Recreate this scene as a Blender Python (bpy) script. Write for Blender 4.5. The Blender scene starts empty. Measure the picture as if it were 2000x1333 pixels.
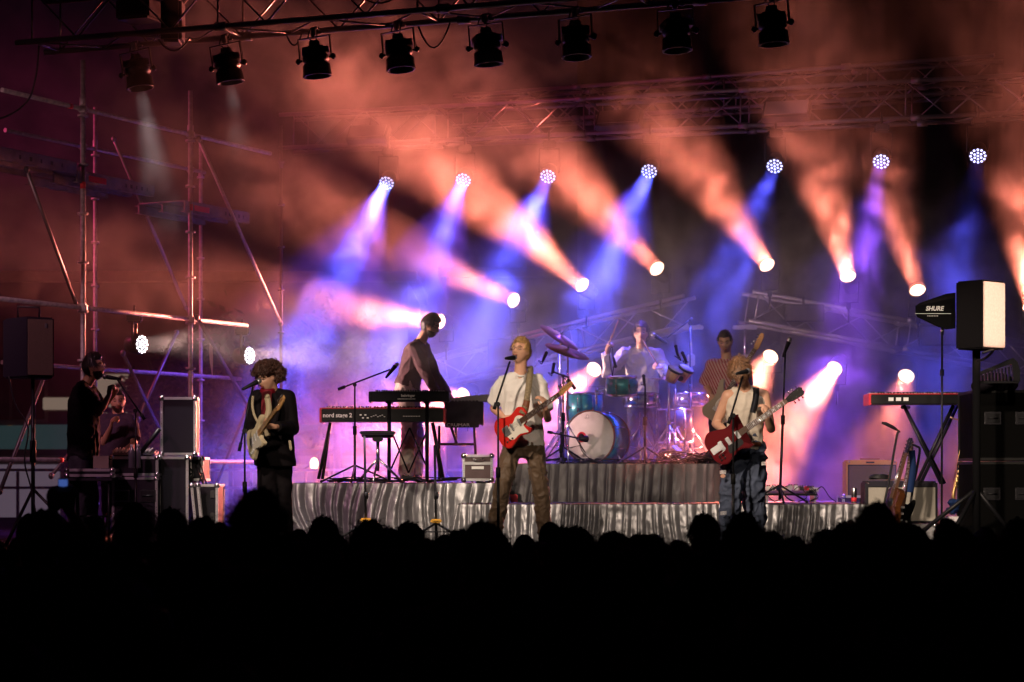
import bpy, bmesh, math, random
from math import sin, cos, pi, radians, sqrt, atan2, exp
from mathutils import Vector, Matrix, noise, Quaternion
random.seed(11)
S = bpy.context.scene
COL = S.collection
# ------------------------------------------------------------------ camera
EYE = 0.67                       # eye height over the stage floor (z = 0 is the stage floor)
FPX = 4200.0                     # focal length in pixels of the 2000 px wide photograph
cd = bpy.data.cameras.new('camera'); cam = bpy.data.objects.new('camera', cd); COL.objects.link(cam)
cam.location = (0, 0, EYE); cam.rotation_euler = (pi/2, 0, 0)
cd.sensor_width = 36; cd.lens = 36*FPX/2000; cd.shift_y = (930-666.5)/2000
cd.clip_start = 0.1; cd.clip_end = 2000
cd.dof.use_dof = True; cd.dof.focus_distance = 20.5; cd.dof.aperture_fstop = 2.8
S.camera = cam
# ------------------------------------------------------------------ world, exposure
W = bpy.data.worlds.new('World'); S.world = W; W.use_nodes = True
W.node_tree.nodes['Background'].inputs[0].default_value = (0.05, 0.02, 0.06, 1)
W.node_tree.nodes['Background'].inputs[1].default_value = 0.05
S.view_settings.view_transform = 'Standard'; S.view_settings.look = 'None'
S.view_settings.exposure = -0.28; S.view_settings.gamma = 1
cy = S.cycles
cy.use_denoising = True; cy.volume_step_rate = 1.0; cy.volume_max_steps = 64
cy.max_bounces = 5; cy.diffuse_bounces = 2; cy.glossy_bounces = 2; cy.transmission_bounces = 2
cy.volume_bounces = 0; cy.transparent_max_bounces = 6
cy.sample_clamp_indirect = 4.0; cy.use_adaptive_sampling = True; cy.adaptive_threshold = 0.02
cy.caustics_reflective = False; cy.caustics_refractive = False

def P(px, py, Y):
    "pixel of the photograph at distance Y -> a point on the stage"
    return Vector(((px-1000)*Y/FPX, Y, EYE+(930-py)*Y/FPX))
# ------------------------------------------------------------------ lights
def spot(name, loc, target, col, power, deg, blend=0.6, size=0.07, parent=None):
    l = bpy.data.lights.new(name, 'SPOT'); o = bpy.data.objects.new(name, l); COL.objects.link(o)
    l.energy = power; l.color = col; l.spot_size = radians(deg); l.spot_blend = blend; l.shadow_soft_size = size
    loc = Vector(loc); d = Vector(target)-loc
    o.location = loc; o.rotation_euler = d.to_track_quat('-Z', 'Y').to_euler()
    return o

def beam(name, loc, target, col, power, deg, r):
    "a round lens that throws a narrow beam: disk area lamp with a small spread"
    l = bpy.data.lights.new(name, 'AREA'); l.shape = 'DISK'; l.size = 2*r; l.spread = radians(deg)*1.12; l.color = col
    l.energy = power*(1-cos(radians(deg)/2))*.30*BK; o = bpy.data.objects.new(name, l); COL.objects.link(o)
    loc = Vector(loc); o.location = loc; o.rotation_euler = (Vector(target)-loc).to_track_quat('-Z', 'Y').to_euler(); return o
ORANGE = (1.0, 0.22, 0.14); BLUE = (0.08, 0.09, 1.0); KEY = (1.0,.78,.60)
BK = 2.0                                                     # strength of all beams of the rig
# front lamps high left of the audience; fills, truss and haze spots are added
for x, y, z, tx, ty, tz, pw, dg in ((-5.5,6.5,7.6,-.3,19.8,1.25,10500,9),(-4.5,6.5,7.6,2.3,19.8,1.15,10500,10),(-5.5,6.5,7.4,-2.2,20.2,.9,6000,9),(-3.5,6.5,7.6,4.3,20.8,.8,12000,9),
       (-4.5,6.5,7.6,1.95,22.9,2.0,6500,6),(-3.5,6.5,7.6,1.5,24.5,2.2,3500,5),(1.5,5.5,6.6,.8,19.8,1.2,2600,12),(-1.5,5.5,6.6,-2.0,19.9,1.1,2200,11),(2.5,5.5,6.6,3.9,20.6,.8,3000,12)):  # lamps on this line are added to brighten players and fill shadows
    spot('front_key_fill', (x,y,z), (tx,ty,tz), KEY, pw, dg, .5, .3)
spot('side_light', (7.6,14.5,4.5), (4.35,19.6,2.15), (1,.62,.48), 6000, 7, .4, .1)
spot('engineer_light', (-7.5,13,6.5), (-3.6,21,1.1), (1.,.42,.62), 1500, 22, .7, .3)
spot('scaffold_light', (-8.5,15,4.2), (-4.4,22,2.9), (1.,.45,.48), 800, 34, .8, .25)
spot('added_truss_fill', (2.6,19.4,5.3), (4.2,26.6,2.7), (.8,.55,.9), 330, 34, .7, .15)  # unseen spots added to brighten the trusses
spot('added_truss_fill', (2.6,19.4,5.3), (3.6,24.6,4.9), (1,.55,.6), 150, 50, .7, .15)
spot('added_truss_fill', (-.5,20.0,5.3), (.8,26.8,2.2), (.7,.5,.95), 150, 26, .7, .15)
spot('added_haze_wash', (-8.4,24,5.2), (-3.5,26.0,3.4), (1.0,0.07,0.24), 1100, 110, 1, .3)  # unseen red washes added to colour the haze
spot('added_haze_wash', (.6,27.2,5.0), (-2.0,21.6,5.7), (1.0,.15,.12), 700, 48, 1, .2)
# ------------------------------------------------------------------ materials
def mat(name, col, rough=.5, metal=0., bump=0., bscale=60., spec=.5, var=0., vscale=8., emit=None, estr=0., sheen=0., coat=0., stripes=None):
    m = bpy.data.materials.new(name); m.use_nodes = True; n = m.node_tree.nodes; L = m.node_tree.links
    b = n['Principled BSDF']; b.inputs['Base Color'].default_value = (*col, 1); b.inputs['Roughness'].default_value = rough
    b.inputs['Metallic'].default_value = metal; b.inputs['Specular IOR Level'].default_value = spec
    if sheen: b.inputs['Sheen Weight'].default_value = sheen
    if coat: b.inputs['Coat Weight'].default_value = coat; b.inputs['Coat Roughness'].default_value = .08
    if emit: b.inputs['Emission Color'].default_value = (*emit, 1); b.inputs['Emission Strength'].default_value = estr
    if bump or var or stripes: tc = n.new('ShaderNodeTexCoord')
    if bump:
        t = n.new('ShaderNodeTexNoise'); t.inputs['Scale'].default_value = bscale; t.inputs['Detail'].default_value = 4
        bp = n.new('ShaderNodeBump'); bp.inputs['Strength'].default_value = bump; bp.inputs['Distance'].default_value = .01
        L.new(tc.outputs['Object'], t.inputs['Vector']); L.new(t.outputs['Fac'], bp.inputs['Height']); L.new(bp.outputs[0], b.inputs['Normal'])
    if var:
        t = n.new('ShaderNodeTexNoise'); t.inputs['Scale'].default_value = vscale; t.inputs['Detail'].default_value = 5
        r = n.new('ShaderNodeValToRGB'); L.new(tc.outputs['Object'], t.inputs['Vector']); L.new(t.outputs['Fac'], r.inputs[0])
        r.color_ramp.elements[0].position = .35; r.color_ramp.elements[1].position = .7
        r.color_ramp.elements[0].color = (*[c*(1-var) for c in col], 1); r.color_ramp.elements[1].color = (*[min(1, c*(1+var)) for c in col], 1)
        L.new(r.outputs[0], b.inputs['Base Color'])
    if stripes:
        c2, sc, rot, thr = stripes
        mp = n.new('ShaderNodeMapping'); mp.inputs['Rotation'].default_value = rot; w = n.new('ShaderNodeTexWave'); w.inputs['Scale'].default_value = sc
        w.inputs['Distortion'].default_value = .6; w.inputs['Detail'].default_value = 1
        r = n.new('ShaderNodeValToRGB'); r.color_ramp.interpolation = 'CONSTANT'
        r.color_ramp.elements[0].color = (*col, 1); r.color_ramp.elements[1].position = thr; r.color_ramp.elements[1].color = (*c2, 1)
        L.new(tc.outputs['Object'], mp.inputs[0]); L.new(mp.outputs[0], w.inputs['Vector']); L.new(w.outputs['Fac'], r.inputs[0]); L.new(r.outputs[0], b.inputs['Base Color'])
    return m
def glow(name, col, s):
    m = bpy.data.materials.new(name); m.use_nodes = True; n = m.node_tree.nodes; n.clear()
    e = n.new('ShaderNodeEmission'); e.inputs[0].default_value = (*col, 1); e.inputs[1].default_value = s
    o = n.new('ShaderNodeOutputMaterial'); m.node_tree.links.new(e.outputs[0], o.inputs[0]); m.cycles.emission_sampling = 'NONE'; return m
M = dict(
 black=mat('black_metal', (.010,.010,.012), .4, .2, spec=.25), blackp=mat('black_plastic', (.010,.010,.012), .45, spec=.22), chrome=mat('chrome', (.75,.75,.78), .18, 1.),
 alu=mat('aluminium', (.55,.55,.57), .38, .9, bump=.1, bscale=30), steel=mat('galvanised_steel', (.36,.35,.36), .6, .55, var=.25, vscale=20), red=mat('red_tape', (.6,.02,.03), .6),
 case=mat('case_board', (.014,.012,.020), .55, spec=.2, bump=.1, bscale=90), rubber=mat('rubber', (.008,.008,.008), .6, spec=.12), white=mat('white_plastic', (.7,.7,.72), .5), cream=mat('cream', (.72,.62,.42), .35),
 redlac=mat('red_lacquer', (.55,.022,.018), .25, coat=.5), cherry=mat('cherry_lacquer', (.12,.002,.006), .22, coat=.6), maple=mat('maple', (.62,.34,.13), .35, var=.12, vscale=25), rose=mat('rosewood', (.10,.05,.03), .5),
 cymbal=mat('cymbal_bronze', (.34,.15,.08), .35, .85, bump=.2, bscale=8), teal=mat('teal_drum_wrap', (.03,.30,.36), .3, .2, var=.35, vscale=14, coat=.5), skin_drum=mat('drum_head', (.62,.60,.60), .6, var=.12, vscale=6),
 tweed=mat('tweed', (.45,.22,.07), .8, var=.2, vscale=150, bump=.2, bscale=200), grille=mat('grille_cloth', (.30,.28,.24), .8, var=.45, vscale=220, bump=.3, bscale=220),
 dgrille=mat('dark_grille', (.10,.07,.05), .9, var=.3, vscale=200), redkb=mat('red_keyboard_shell', (.55,.02,.04), .35, coat=.2), wood=mat('wood', (.30,.16,.07), .5, var=.2, vscale=12),
 bongo=mat('bongo_wood', (.62,.36,.2), .4, var=.15, vscale=12), print=mat('white_print', (.9,.9,.9), .6), yellow=mat('yellow_plastic', (.85,.45,.03), .5), gold=mat('brass', (.75,.5,.2), .3, .95, var=.2, vscale=20),
 satin=mat('satin_skirt', (.21,.21,.225), .36, .38, bump=.16, bscale=45, spec=.7), satin_shaded=mat('shaded_satin_skirt', (.042,.038,.044), .46, .1, bump=.22, bscale=45, spec=.5), denim=mat('denim', (.065,.085,.14), .8, var=.22, vscale=9, bump=.4, bscale=120),  # the darker skirt copy has shade put into its colour
 skin=mat('skin', (.62,.34,.23), .5, var=.08, vscale=12, bump=.1, bscale=50), skin2=mat('tanned_skin', (.42,.23,.15), .5, var=.08, vscale=12), lips=mat('lips', (.30,.07,.06), .4), blond=mat('blond_hair', (.46,.27,.11), .5, var=.4, vscale=60),
 ginger=mat('reddish_brown_hair', (.24,.12,.06), .5, var=.5, vscale=60), dark_hair=mat('dark_hair', (.035,.016,.012), .45, var=.4, vscale=60), black_hair=mat('black_hair', (.012,.009,.009), .45), curl=mat('curly_hair', (.07,.028,.02), .45, var=.4, vscale=50),
 tee=mat('pale_tee', (.70,.67,.64), .85, var=.05, bump=.4, bscale=30), tank=mat('ribbed_tank', (.62,.55,.46), .8, bump=.15, bscale=60), brown=mat('brown_trousers', (.105,.066,.038), .6, bump=.25, bscale=40, var=.08, sheen=.15, spec=.4),
 suit=mat('black_suit', (.009,.007,.009), .8, bump=.15, bscale=60, spec=.1), redshirt=mat('red_shirt', (.17,.005,.015), .6, spec=.2), tie=mat('striped_tie', (.62,.52,.34), .5, stripes=((.25,.2,.12), 26, (0,.7,.3), .7)), basscream=mat('aged_cream', (.30,.25,.18), .4, coat=.3), vest=mat('burgundy_vest', (.045,.010,.016), .85, bump=.3, bscale=60),
 khaki=mat('light_trousers', (.42,.36,.32), .8, bump=.2, bscale=30), offwhite=mat('off_white_shirt', (.62,.56,.56), .8, bump=.2, bscale=30), pinkstripe=mat('striped_shirt', (.42,.26,.25), .75, stripes=((.26,.015,.035), 11, (0,.5,.3), .62)), dtee=mat('black_tee', (.010,.008,.012), .85, spec=.1, bump=.2, bscale=30),
 polo=mat('dark_polo', (.04,.02,.045), .85), dpants=mat('dark_trousers', (.02,.02,.03), .8), strap=mat('woven_strap', (.22,.17,.10), .8, var=.3, vscale=80), leather=mat('leather', (.16,.05,.02), .5), sunburst=mat('sunburst_wood', (.06,.02,.006), .25, coat=.4, var=.4, vscale=4),
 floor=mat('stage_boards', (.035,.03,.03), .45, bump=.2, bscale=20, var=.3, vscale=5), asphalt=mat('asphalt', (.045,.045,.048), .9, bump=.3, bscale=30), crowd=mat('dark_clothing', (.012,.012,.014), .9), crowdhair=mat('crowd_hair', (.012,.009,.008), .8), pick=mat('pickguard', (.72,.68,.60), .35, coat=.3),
 drape=mat('black_drape', (.006,.006,.007), .95, spec=.05), knit=mat('cable_sheath', (.012,.012,.014), .5, spec=.3), bluebag=mat('blue_cloth', (.008,.02,.07), .8, spec=.1), shoe=mat('dark_shoe', (.02,.018,.016), .6), panel=mat('panel_face', (.5,.48,.5), .5),
)
# ------------------------------------------------------------------ object tree
def tag(o, label=None, cat=None, group=None, kind=None):
    if label: o['label'] = label
    if cat: o['category'] = cat
    if group: o['group'] = group
    if kind: o['kind'] = kind
    return o
def thing(name, label, cat, loc=(0,0,0), group=None):
    o = bpy.data.objects.new(name, None); COL.objects.link(o); o.location = loc; o.empty_display_size = .1
    return tag(o, label, cat, group)
def wloc(o):
    v = Vector((0,0,0))
    while o is not None: v += o.location; o = o.parent
    return v
KIDS = {}
def link(o, parent):
    COL.objects.link(o)
    if parent is not None: o.parent = parent; KIDS.setdefault(parent.name, []).append(o)
    return o
def copy_tree(o, parent=None, label=None):
    c = o.copy(); link(c, parent)
    if label: c['label'] = label
    for ch in KIDS.get(o.name, []): copy_tree(ch, c)
    return c
class MB:
    "collects shapes given in stage coordinates into ONE mesh"
    def __init__(s): s.bm = bmesh.new()
    def add(s, verts, faces, smooth=False):
        vs = [s.bm.verts.new(v) for v in verts]
        for f in faces:
            try: q = s.bm.faces.new([vs[i] for i in f]); q.smooth = smooth
            except ValueError: pass
        return s
    def box(s, c, sz, R=None, bev=0.):
        c = Vector(c); x, y, z = [k/2 for k in sz]
        if bev:
            b = bmesh.new(); bmesh.ops.create_cube(b, size=1)
            for v in b.verts: v.co = Vector((v.co.x*2*x, v.co.y*2*y, v.co.z*2*z))
            bmesh.ops.bevel(b, geom=b.edges[:], offset=min(bev, x*.9, y*.9, z*.9), segments=2, affect='EDGES')
            b.verts.index_update(); vs = [v.co.copy() for v in b.verts]; fs = [[v.index for v in f.verts] for f in b.faces]; b.free()
        else:
            vs = [Vector((a*x, b*y, d*z)) for a in (-1,1) for b in (-1,1) for d in (-1,1)]
            fs = [(0,1,3,2),(4,6,7,5),(0,4,5,1),(2,3,7,6),(0,2,6,4),(1,5,7,3)]
        if R is not None: vs = [R @ v for v in vs]
        return s.add([c+v for v in vs], fs)
    def frame(s, d):
        d = d.normalized(); a = Vector((0,0,1)) if abs(d.z) < .9 else Vector((1,0,0))
        u = d.cross(a).normalized(); return u, d.cross(u)
    def cone(s, p0, p1, r0, r1, n=10, smooth=True, caps=True):
        p0, p1 = Vector(p0), Vector(p1)
        if (p1-p0).length < 1e-6: return s
        u, w = s.frame(p1-p0); A = [2*pi*i/n for i in range(n)]
        vs = [p0+(u*cos(a)+w*sin(a))*r0 for a in A]+[p1+(u*cos(a)+w*sin(a))*r1 for a in A]
        b = [s.bm.verts.new(v) for v in vs]
        for i in range(n):
            j = (i+1) % n; f = s.bm.faces.new((b[i], b[n+i], b[n+j], b[j])); f.smooth = smooth
        if caps: s.bm.faces.new(b[:n]); s.bm.faces.new(b[n:][::-1])
        return s
    def tube(s, p0, p1, r, n=10): return s.cone(p0, p1, r, r, n)
    def path(s, pts, r, n=6):
        pts = [Vector(p) for p in pts]; rings = []; u = None
        for i, p in enumerate(pts):
            d = (pts[min(i+1, len(pts)-1)]-pts[max(i-1, 0)]).normalized()
            if u is None: u, _ = s.frame(d)
            u = (u-d*u.dot(d)).normalized(); w = d.cross(u); rr = r[i] if isinstance(r, (list, tuple)) else r
            rings.append([s.bm.verts.new(p+(u*cos(2*pi*k/n)+w*sin(2*pi*k/n))*rr) for k in range(n)])
        for a, b in zip(rings, rings[1:]):
            for k in range(n):
                f = s.bm.faces.new((a[k], a[(k+1) % n], b[(k+1) % n], b[k])); f.smooth = True
        s.bm.faces.new(rings[0][::-1]); s.bm.faces.new(rings[-1]); return s
    def sphere(s, c, r, n=12, m=8, R=None):
        c = Vector(c); r = (r, r, r) if isinstance(r, (int, float)) else r
        def q(v): v = Vector((v[0]*r[0], v[1]*r[1], v[2]*r[2])); return c+(R @ v if R is not None else v)
        vs = [q((0,0,1))]+[q((sin(pi*i/m)*cos(2*pi*j/n), sin(pi*i/m)*sin(2*pi*j/n), cos(pi*i/m))) for i in range(1, m) for j in range(n)]+[q((0,0,-1))]
        fs = [(0, 1+j, 1+(j+1) % n) for j in range(n)]
        for i in range(m-2):
            for j in range(n): a = 1+i*n; fs.append((a+j, a+n+j, a+n+(j+1) % n, a+(j+1) % n))
        a = 1+(m-2)*n; fs += [(a+j, len(vs)-1, a+(j+1) % n) for j in range(n)]
        return s.add(vs, fs, True)
    def lathe(s, c, axis, prof, n=24, ring=False):
        "prof: (distance along the axis, radius); ring: a closed profile round a hole"
        if ring: prof = list(prof)+[prof[0]]
        c, axis = Vector(c), Vector(axis).normalized(); u, w = s.frame(axis)
        rings = [[s.bm.verts.new(c+axis*t+(u*cos(2*pi*k/n)+w*sin(2*pi*k/n))*max(r, 1e-4)) for k in range(n)] for t, r in prof]
        for a, b in zip(rings, rings[1:]):
            for k in range(n):
                f = s.bm.faces.new((a[k], b[k], b[(k+1) % n], a[(k+1) % n])); f.smooth = True
        if ring: bmesh.ops.remove_doubles(s.bm, verts=rings[0]+rings[-1], dist=1e-7)
        else: s.bm.faces.new(rings[0]); s.bm.faces.new(rings[-1][::-1])
        return s
    def chain(s, pts, rad, n=10):
        for (a, b), (r0, r1) in zip(zip(pts, pts[1:]), zip(rad, rad[1:])): s.cone(a, b, r0, r1, n)
        for p, r in zip(pts, rad): s.sphere(p, r, n, 6)
        return s
    def loft(s, secs, n=20):
        "secs: (centre, x direction, y direction, rx, ry)"
        rings = [[s.bm.verts.new(c+x*cos(2*pi*k/n)*rx+y*sin(2*pi*k/n)*ry) for k in range(n)] for c, x, y, rx, ry in secs]
        for a, b in zip(rings, rings[1:]):
            for k in range(n):
                f = s.bm.faces.new((a[k], b[k], b[(k+1) % n], a[(k+1) % n])); f.smooth = True
        s.bm.faces.new(rings[0]); s.bm.faces.new(rings[-1][::-1]); return s
    def prism(s, pts, z0, z1, T, bev=0.):
        "outline in the x-y plane between z0 and z1, placed by the 4x4 matrix T"
        b = bmesh.new(); a = [b.verts.new((x, y, z0)) for x, y in pts]; f = b.faces.new(a)
        r = bmesh.ops.extrude_face_region(b, geom=[f]); vs = [g for g in r['geom'] if isinstance(g, bmesh.types.BMVert)]
        for v in vs: v.co.z = z1
        if bev:
            bmesh.ops.recalc_face_normals(b, faces=b.faces[:])
            es = [e for e in b.edges if abs(e.verts[0].co.z-e.verts[1].co.z) < 1e-6]
            bmesh.ops.bevel(b, geom=es, offset=bev, segments=2, affect='EDGES')
        b.verts.index_update(); vv = [T @ v.co for v in b.verts]; ff = [[v.index for v in f.verts] for f in b.faces]; b.free()
        return s.add(vv, ff)
    def build(s, name, m, parent=None, at=None):
        off = wloc(parent) if parent is not None else Vector(at or (0,0,0))
        bmesh.ops.recalc_face_normals(s.bm, faces=s.bm.faces[:])
        bmesh.ops.translate(s.bm, verts=s.bm.verts[:], vec=-off)
        me = bpy.data.meshes.new(name); s.bm.to_mesh(me); s.bm.free(); me.materials.append(M[m] if isinstance(m, str) else m)
        o = bpy.data.objects.new(name, me)
        if parent is None: o.location = off
        return link(o, parent)
    def organic(s, name, m, parent, voxel=.01, smooth=3, wrinkle=0., wscale=10., wdir=(1,1,1), seed=0, ridged=False):
        "one continuous skin grown round all the collected shapes"
        off = wloc(parent); bmesh.ops.recalc_face_normals(s.bm, faces=s.bm.faces[:]); bmesh.ops.translate(s.bm, verts=s.bm.verts[:], vec=-off)
        me = bpy.data.meshes.new('tmp'); s.bm.to_mesh(me); s.bm.free(); t = bpy.data.objects.new('tmp', me); COL.objects.link(t)
        r = t.modifiers.new('r', 'REMESH'); r.mode = 'VOXEL'; r.voxel_size = voxel; r.use_smooth_shade = True
        k = t.modifiers.new('s', 'SMOOTH'); k.iterations = smooth; k.factor = .5
        dg = bpy.context.evaluated_depsgraph_get(); dg.update()
        out = bpy.data.meshes.new_from_object(t.evaluated_get(dg)); bpy.data.objects.remove(t); bpy.data.meshes.remove(me)
        if wrinkle:
            ns = [v.normal.copy() for v in out.vertices]; wd = Vector(wdir)
            for v, nn in zip(out.vertices, ns):
                q = Vector((v.co.x*wd.x, v.co.y*wd.y, v.co.z*wd.z))*wscale+Vector((seed*7.3, seed*3.1, 0))
                w_ = noise.noise_vector(q*.6); a = noise.noise(q+w_*.7)
                if ridged: b = noise.noise(q*1.9+w_*1.3+Vector((5,1,2))); a = max(0,1-3.2*abs(a))**1.6*.75+max(0,1-3.5*abs(b))**1.5*.45-.35
                v.co += nn*wrinkle*(a+.25*noise.noise(q*2.6))
        out.name = name; out.materials.clear(); out.materials.append(M[m] if isinstance(m, str) else m)
        for p in out.polygons: p.use_smooth = True
        return link(bpy.data.objects.new(name, out), parent)
def text(body, size, loc, m, parent, name='lettering', R=None, sx=1., shear=0., ext=.001, bold=0.):
    c = bpy.data.curves.new('t', 'FONT'); c.body = body; c.size = size; c.extrude = ext; c.shear = shear; c.offset = bold; c.resolution_u = 3
    t = bpy.data.objects.new('t', c); COL.objects.link(t); dg = bpy.context.evaluated_depsgraph_get(); dg.update()
    me = bpy.data.meshes.new_from_object(t.evaluated_get(dg)); bpy.data.objects.remove(t)
    X = (R or Matrix.Identity(3)).to_4x4() @ Matrix.Rotation(pi/2, 4, 'X') @ Matrix.Diagonal((sx, 1, 1, 1)); me.transform(Matrix.Translation(Vector(loc)-wloc(parent)) @ X)
    me.name = name; me.materials.clear(); me.materials.append(M[m]); return link(bpy.data.objects.new(name, me), parent)
def spline(pts, k=6, closed=True):
    out = []; n = len(pts)
    for i in range(n if closed else n-1):
        p = [pts[(i+j) % n] if closed else pts[max(0, min(n-1, i+j))] for j in (-1,0,1,2)]; D = len(p[0])
        for s in range(k):
            t = s/k
            out.append(tuple(.5*((2*p[1][d])+(-p[0][d]+p[2][d])*t+(2*p[0][d]-5*p[1][d]+4*p[2][d]-p[3][d])*t*t+(-p[0][d]+3*p[1][d]-3*p[2][d]+p[3][d])*t**3) for d in range(D)))
    if not closed: out.append(tuple(pts[-1]))
    return out
def cable(pts, r=.006, k=6): return spline([tuple(p) for p in pts], k, False), r
# ------------------------------------------------------------------ ground, stage, street behind
g = MB(); g.box((0,100,-1.30), (500,420,.1)); tag(g.build('ground', 'asphalt'), kind='structure')
g = MB(); g.box((1,26.6,-.1), (24,16.4,.2)); tag(g.build('stage_floor', 'floor'), kind='structure')
st = thing('stage_edge', 'dark stage front with a thin violet lit strip under its lip', 'stage front', (0,18.4,-.6))
g = MB(); g.box((1,18.36,-.62), (24,.05,1.2)); g.build('front_board', 'drape', st)
M['violet'] = glow('violet_strip', (.42,.10,.95), .9)
for x, w in ((-1.98,.10),(.80,.16),(2.62,.22),(3.9,.1)):
    g = MB(); g.box((x,18.42,.018), (w,.012,.030)); g.build('light_strip', 'violet', st)
bd = thing('backdrop', 'tall black cloth hanging behind the right half of the stage', 'backdrop', (5.2,29.6,-.2))
g = MB(); n_ = 160
vs = [(.9+i*11/n_, 29.6+.09*sin(i*.9+.5*sin(i*.31)), z) for i in range(n_+1) for z in (-.2, 8.5)]
g.add(vs, [(2*i, 2*i+2, 2*i+3, 2*i+1) for i in range(n_)], True)
vs = [(x, y+.012, z) for x, y, z in vs]; g.add(vs, [(2*i+1, 2*i+3, 2*i+2, 2*i) for i in range(n_)], True)
g.build('cloth', 'drape', bd)
# street: shops across the road
M.update(facade=mat('facade', (.12,.07,.075), .9, var=.25, vscale=.8, bump=.3, bscale=5), tealaw=mat('teal_awning', (.10,.30,.28), .7, var=.2, vscale=3), shop=mat('shop_panel', (.30,.24,.20), .8, var=.2, vscale=2),
         leaf=mat('leaf', (.045,.06,.03), .7, var=.4, vscale=6), bark=mat('bark', (.06,.04,.03), .9), lit=glow('window_wall_glow', (.75,.55,.42), .28), litc=glow('awning_glow', (.16,.36,.38), .10), lampglow=glow('lamp_glow', (1,.82,.42), 4), dglass=mat('dark_glass', (.03,.03,.04), .15), carp=mat('car_paint', (.05,.04,.06), .3, coat=.6), soft=glow('soft_sign', (.30,.22,.30), .35))
def building(x0, x1, Y, h, label, lits, teal, seed):
    rd = random.Random(seed); z0 = -1.25; b = thing('shop_building', label, 'building', ((x0+x1)/2, Y, z0))
    g = MB(); g.box(((x0+x1)/2, Y+4, z0+h/2), (x1-x0, 8, h)); g.build('wall', 'facade', b)
    g = MB(); g.box(((x0+x1)/2, Y+4, z0+h+.15), (x1-x0+.5, 8.5, .3)); g.build('roof', 'shop', b)
    n = int((x1-x0)/2.2)
    for i in range(n):
        xc = x0+(i+.5)*(x1-x0)/n
        for fl in range(1, int((h-3)/2.9)+1):
            z = z0+3.3+(fl-1)*2.9+.9
            w = MB(); w.box((xc, Y-.03, z), (1.1,.06,1.5)); wo = w.build('window', 'shop', b); w = MB(); w.box((xc, Y-.07, z), (.92,.03,1.3)); w.build('pane', 'lit' if rd.random() < lits else 'dglass', wo)
        w = MB(); w.box((xc, Y-.05, z0+1.35), ((x1-x0)/n-.35,.1,2.3)); wo = w.build('shopfront', 'shop', b)
        w = MB(); w.box((xc, Y-.11, z0+1.30), ((x1-x0)/n-.6,.03,1.9)); w.build('pane', 'soft' if rd.random() < .5 else 'dglass', wo)
    if teal:
        w = MB(); zt = z0+3.1
        for k, (dy, dz) in enumerate(((0,.35),)): w.add([(x0+.2,Y-.04,zt+.3),(x1-.2,Y-.04,zt+.3),(x1-.2,Y-1.0,zt-.05),(x0+.2,Y-1.0,zt-.05),(x0+.2,Y-1.0,zt-.42),(x1-.2,Y-1.0,zt-.42)], [(0,1,2,3),(3,2,5,4)])
        w.build('awning', 'litc', b)  # glow put into the awning colour, no lamp shines on it
    return b
building(-20, -3.0, 62, 7.5, 'low shop building across the street with a long teal awning glowing by itself', .12, True, 3)
building(-34, -21, 66, 11, 'taller dark building at the far left of the street', .1, False, 5)
building(-2, 9, 66, 8, 'dim shop building behind the keyboards', .1, False, 8)
# glowing panels put in for lit wall, and a sign board
sg = thing('shop_wall_board', 'pale panel glowing in place of lit wall above the teal awning, left', 'sign', (-13.3,61.6,2.4)); g = MB(); g.box((-13.05,61.9,2.75), (.9,.08,.35), bev=.02); g.build('panel_face', 'lit', sg); g = MB(); g.box((-13.05,61.98,2.75), (1.0,.08,.45), bev=.02); g.build('panel_frame', 'shop', sg)
sg = thing('shop_wall_board', 'pale panel glowing in place of lit wall behind the two sound engineers', 'sign', (-11,61.6,2.4)); g = MB(); g.box((-10.9,61.9,2.65), (.9,.08,.6), bev=.02); g.build('panel_face', 'lit', sg); g = MB(); g.box((-10.9,61.98,2.65), (1.0,.08,.7), bev=.02); g.build('panel_frame', 'shop', sg)
sg = thing('shop_wall_board', 'small sign with a yellowish letter R at the far left', 'sign', (-14.6,61.6,2)); g = MB(); g.box((-14.45,61.93,1.95), (1.2,.08,.7), bev=.02); g.build('panel_face', 'shop', sg); M['dimyel'] = glow('dim_yellow', (.35,.22,.06), .35); text('R', .55, (-14.55,61.86,1.75), 'dimyel', sg)
def tree(label, x, y, h, cr, seed):
    rd = random.Random(seed); t = thing('street_tree', label, 'tree', (x,y,-1.25), 'trees across the street')
    g = MB(); g.path([(x,y,-1.25),(x+.1,y,0.),(x,y+.1,h*.6-1.25),(x+.2,y,h-1.6)], [.16,.13,.1,.04], 8)
    for k in range(6):
        a = rd.uniform(0,6.28); z = h*(.45+.08*k)-1.25; g.path([(x,y,z),(x+cos(a)*cr*.4,y+sin(a)*cr*.4,z+.5),(x+cos(a)*cr*.8,y+sin(a)*cr*.8,z+.7)], [.06,.04,.015], 6)
    g.build('trunk', 'bark', t); g = MB()
    cl = [Vector((x+rd.gauss(0,cr*.5), y+rd.gauss(0,cr*.5), -1.25+h*.72+rd.gauss(0,h*.13))) for _ in range(34)]
    for c in cl:
        for _ in range(60):
            p = c+Vector([rd.gauss(0,cr*.2) for _ in range(3)]); d = Vector([rd.uniform(-1,1) for _ in range(3)]).normalized()*rd.uniform(.1,.2); e = d.cross(Vector([rd.uniform(-1,1) for _ in range(3)])).normalized()*.06
            g.add([p-d,p+e,p+d,p-e], [(0,1,2,3)])
    g.build('crown', 'leaf', t)
tree('broad dark street tree in front of the teal awning behind the suited guitarist', -7.3, 52, 5.4, 1.3, 1)
tree('small dark street tree behind the flight cases', -9.0, 54, 5.0, .9, 2)
tree('tall dark street tree behind the keyboards', -4.6, 56, 6.5, 1.3, 4)
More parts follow.
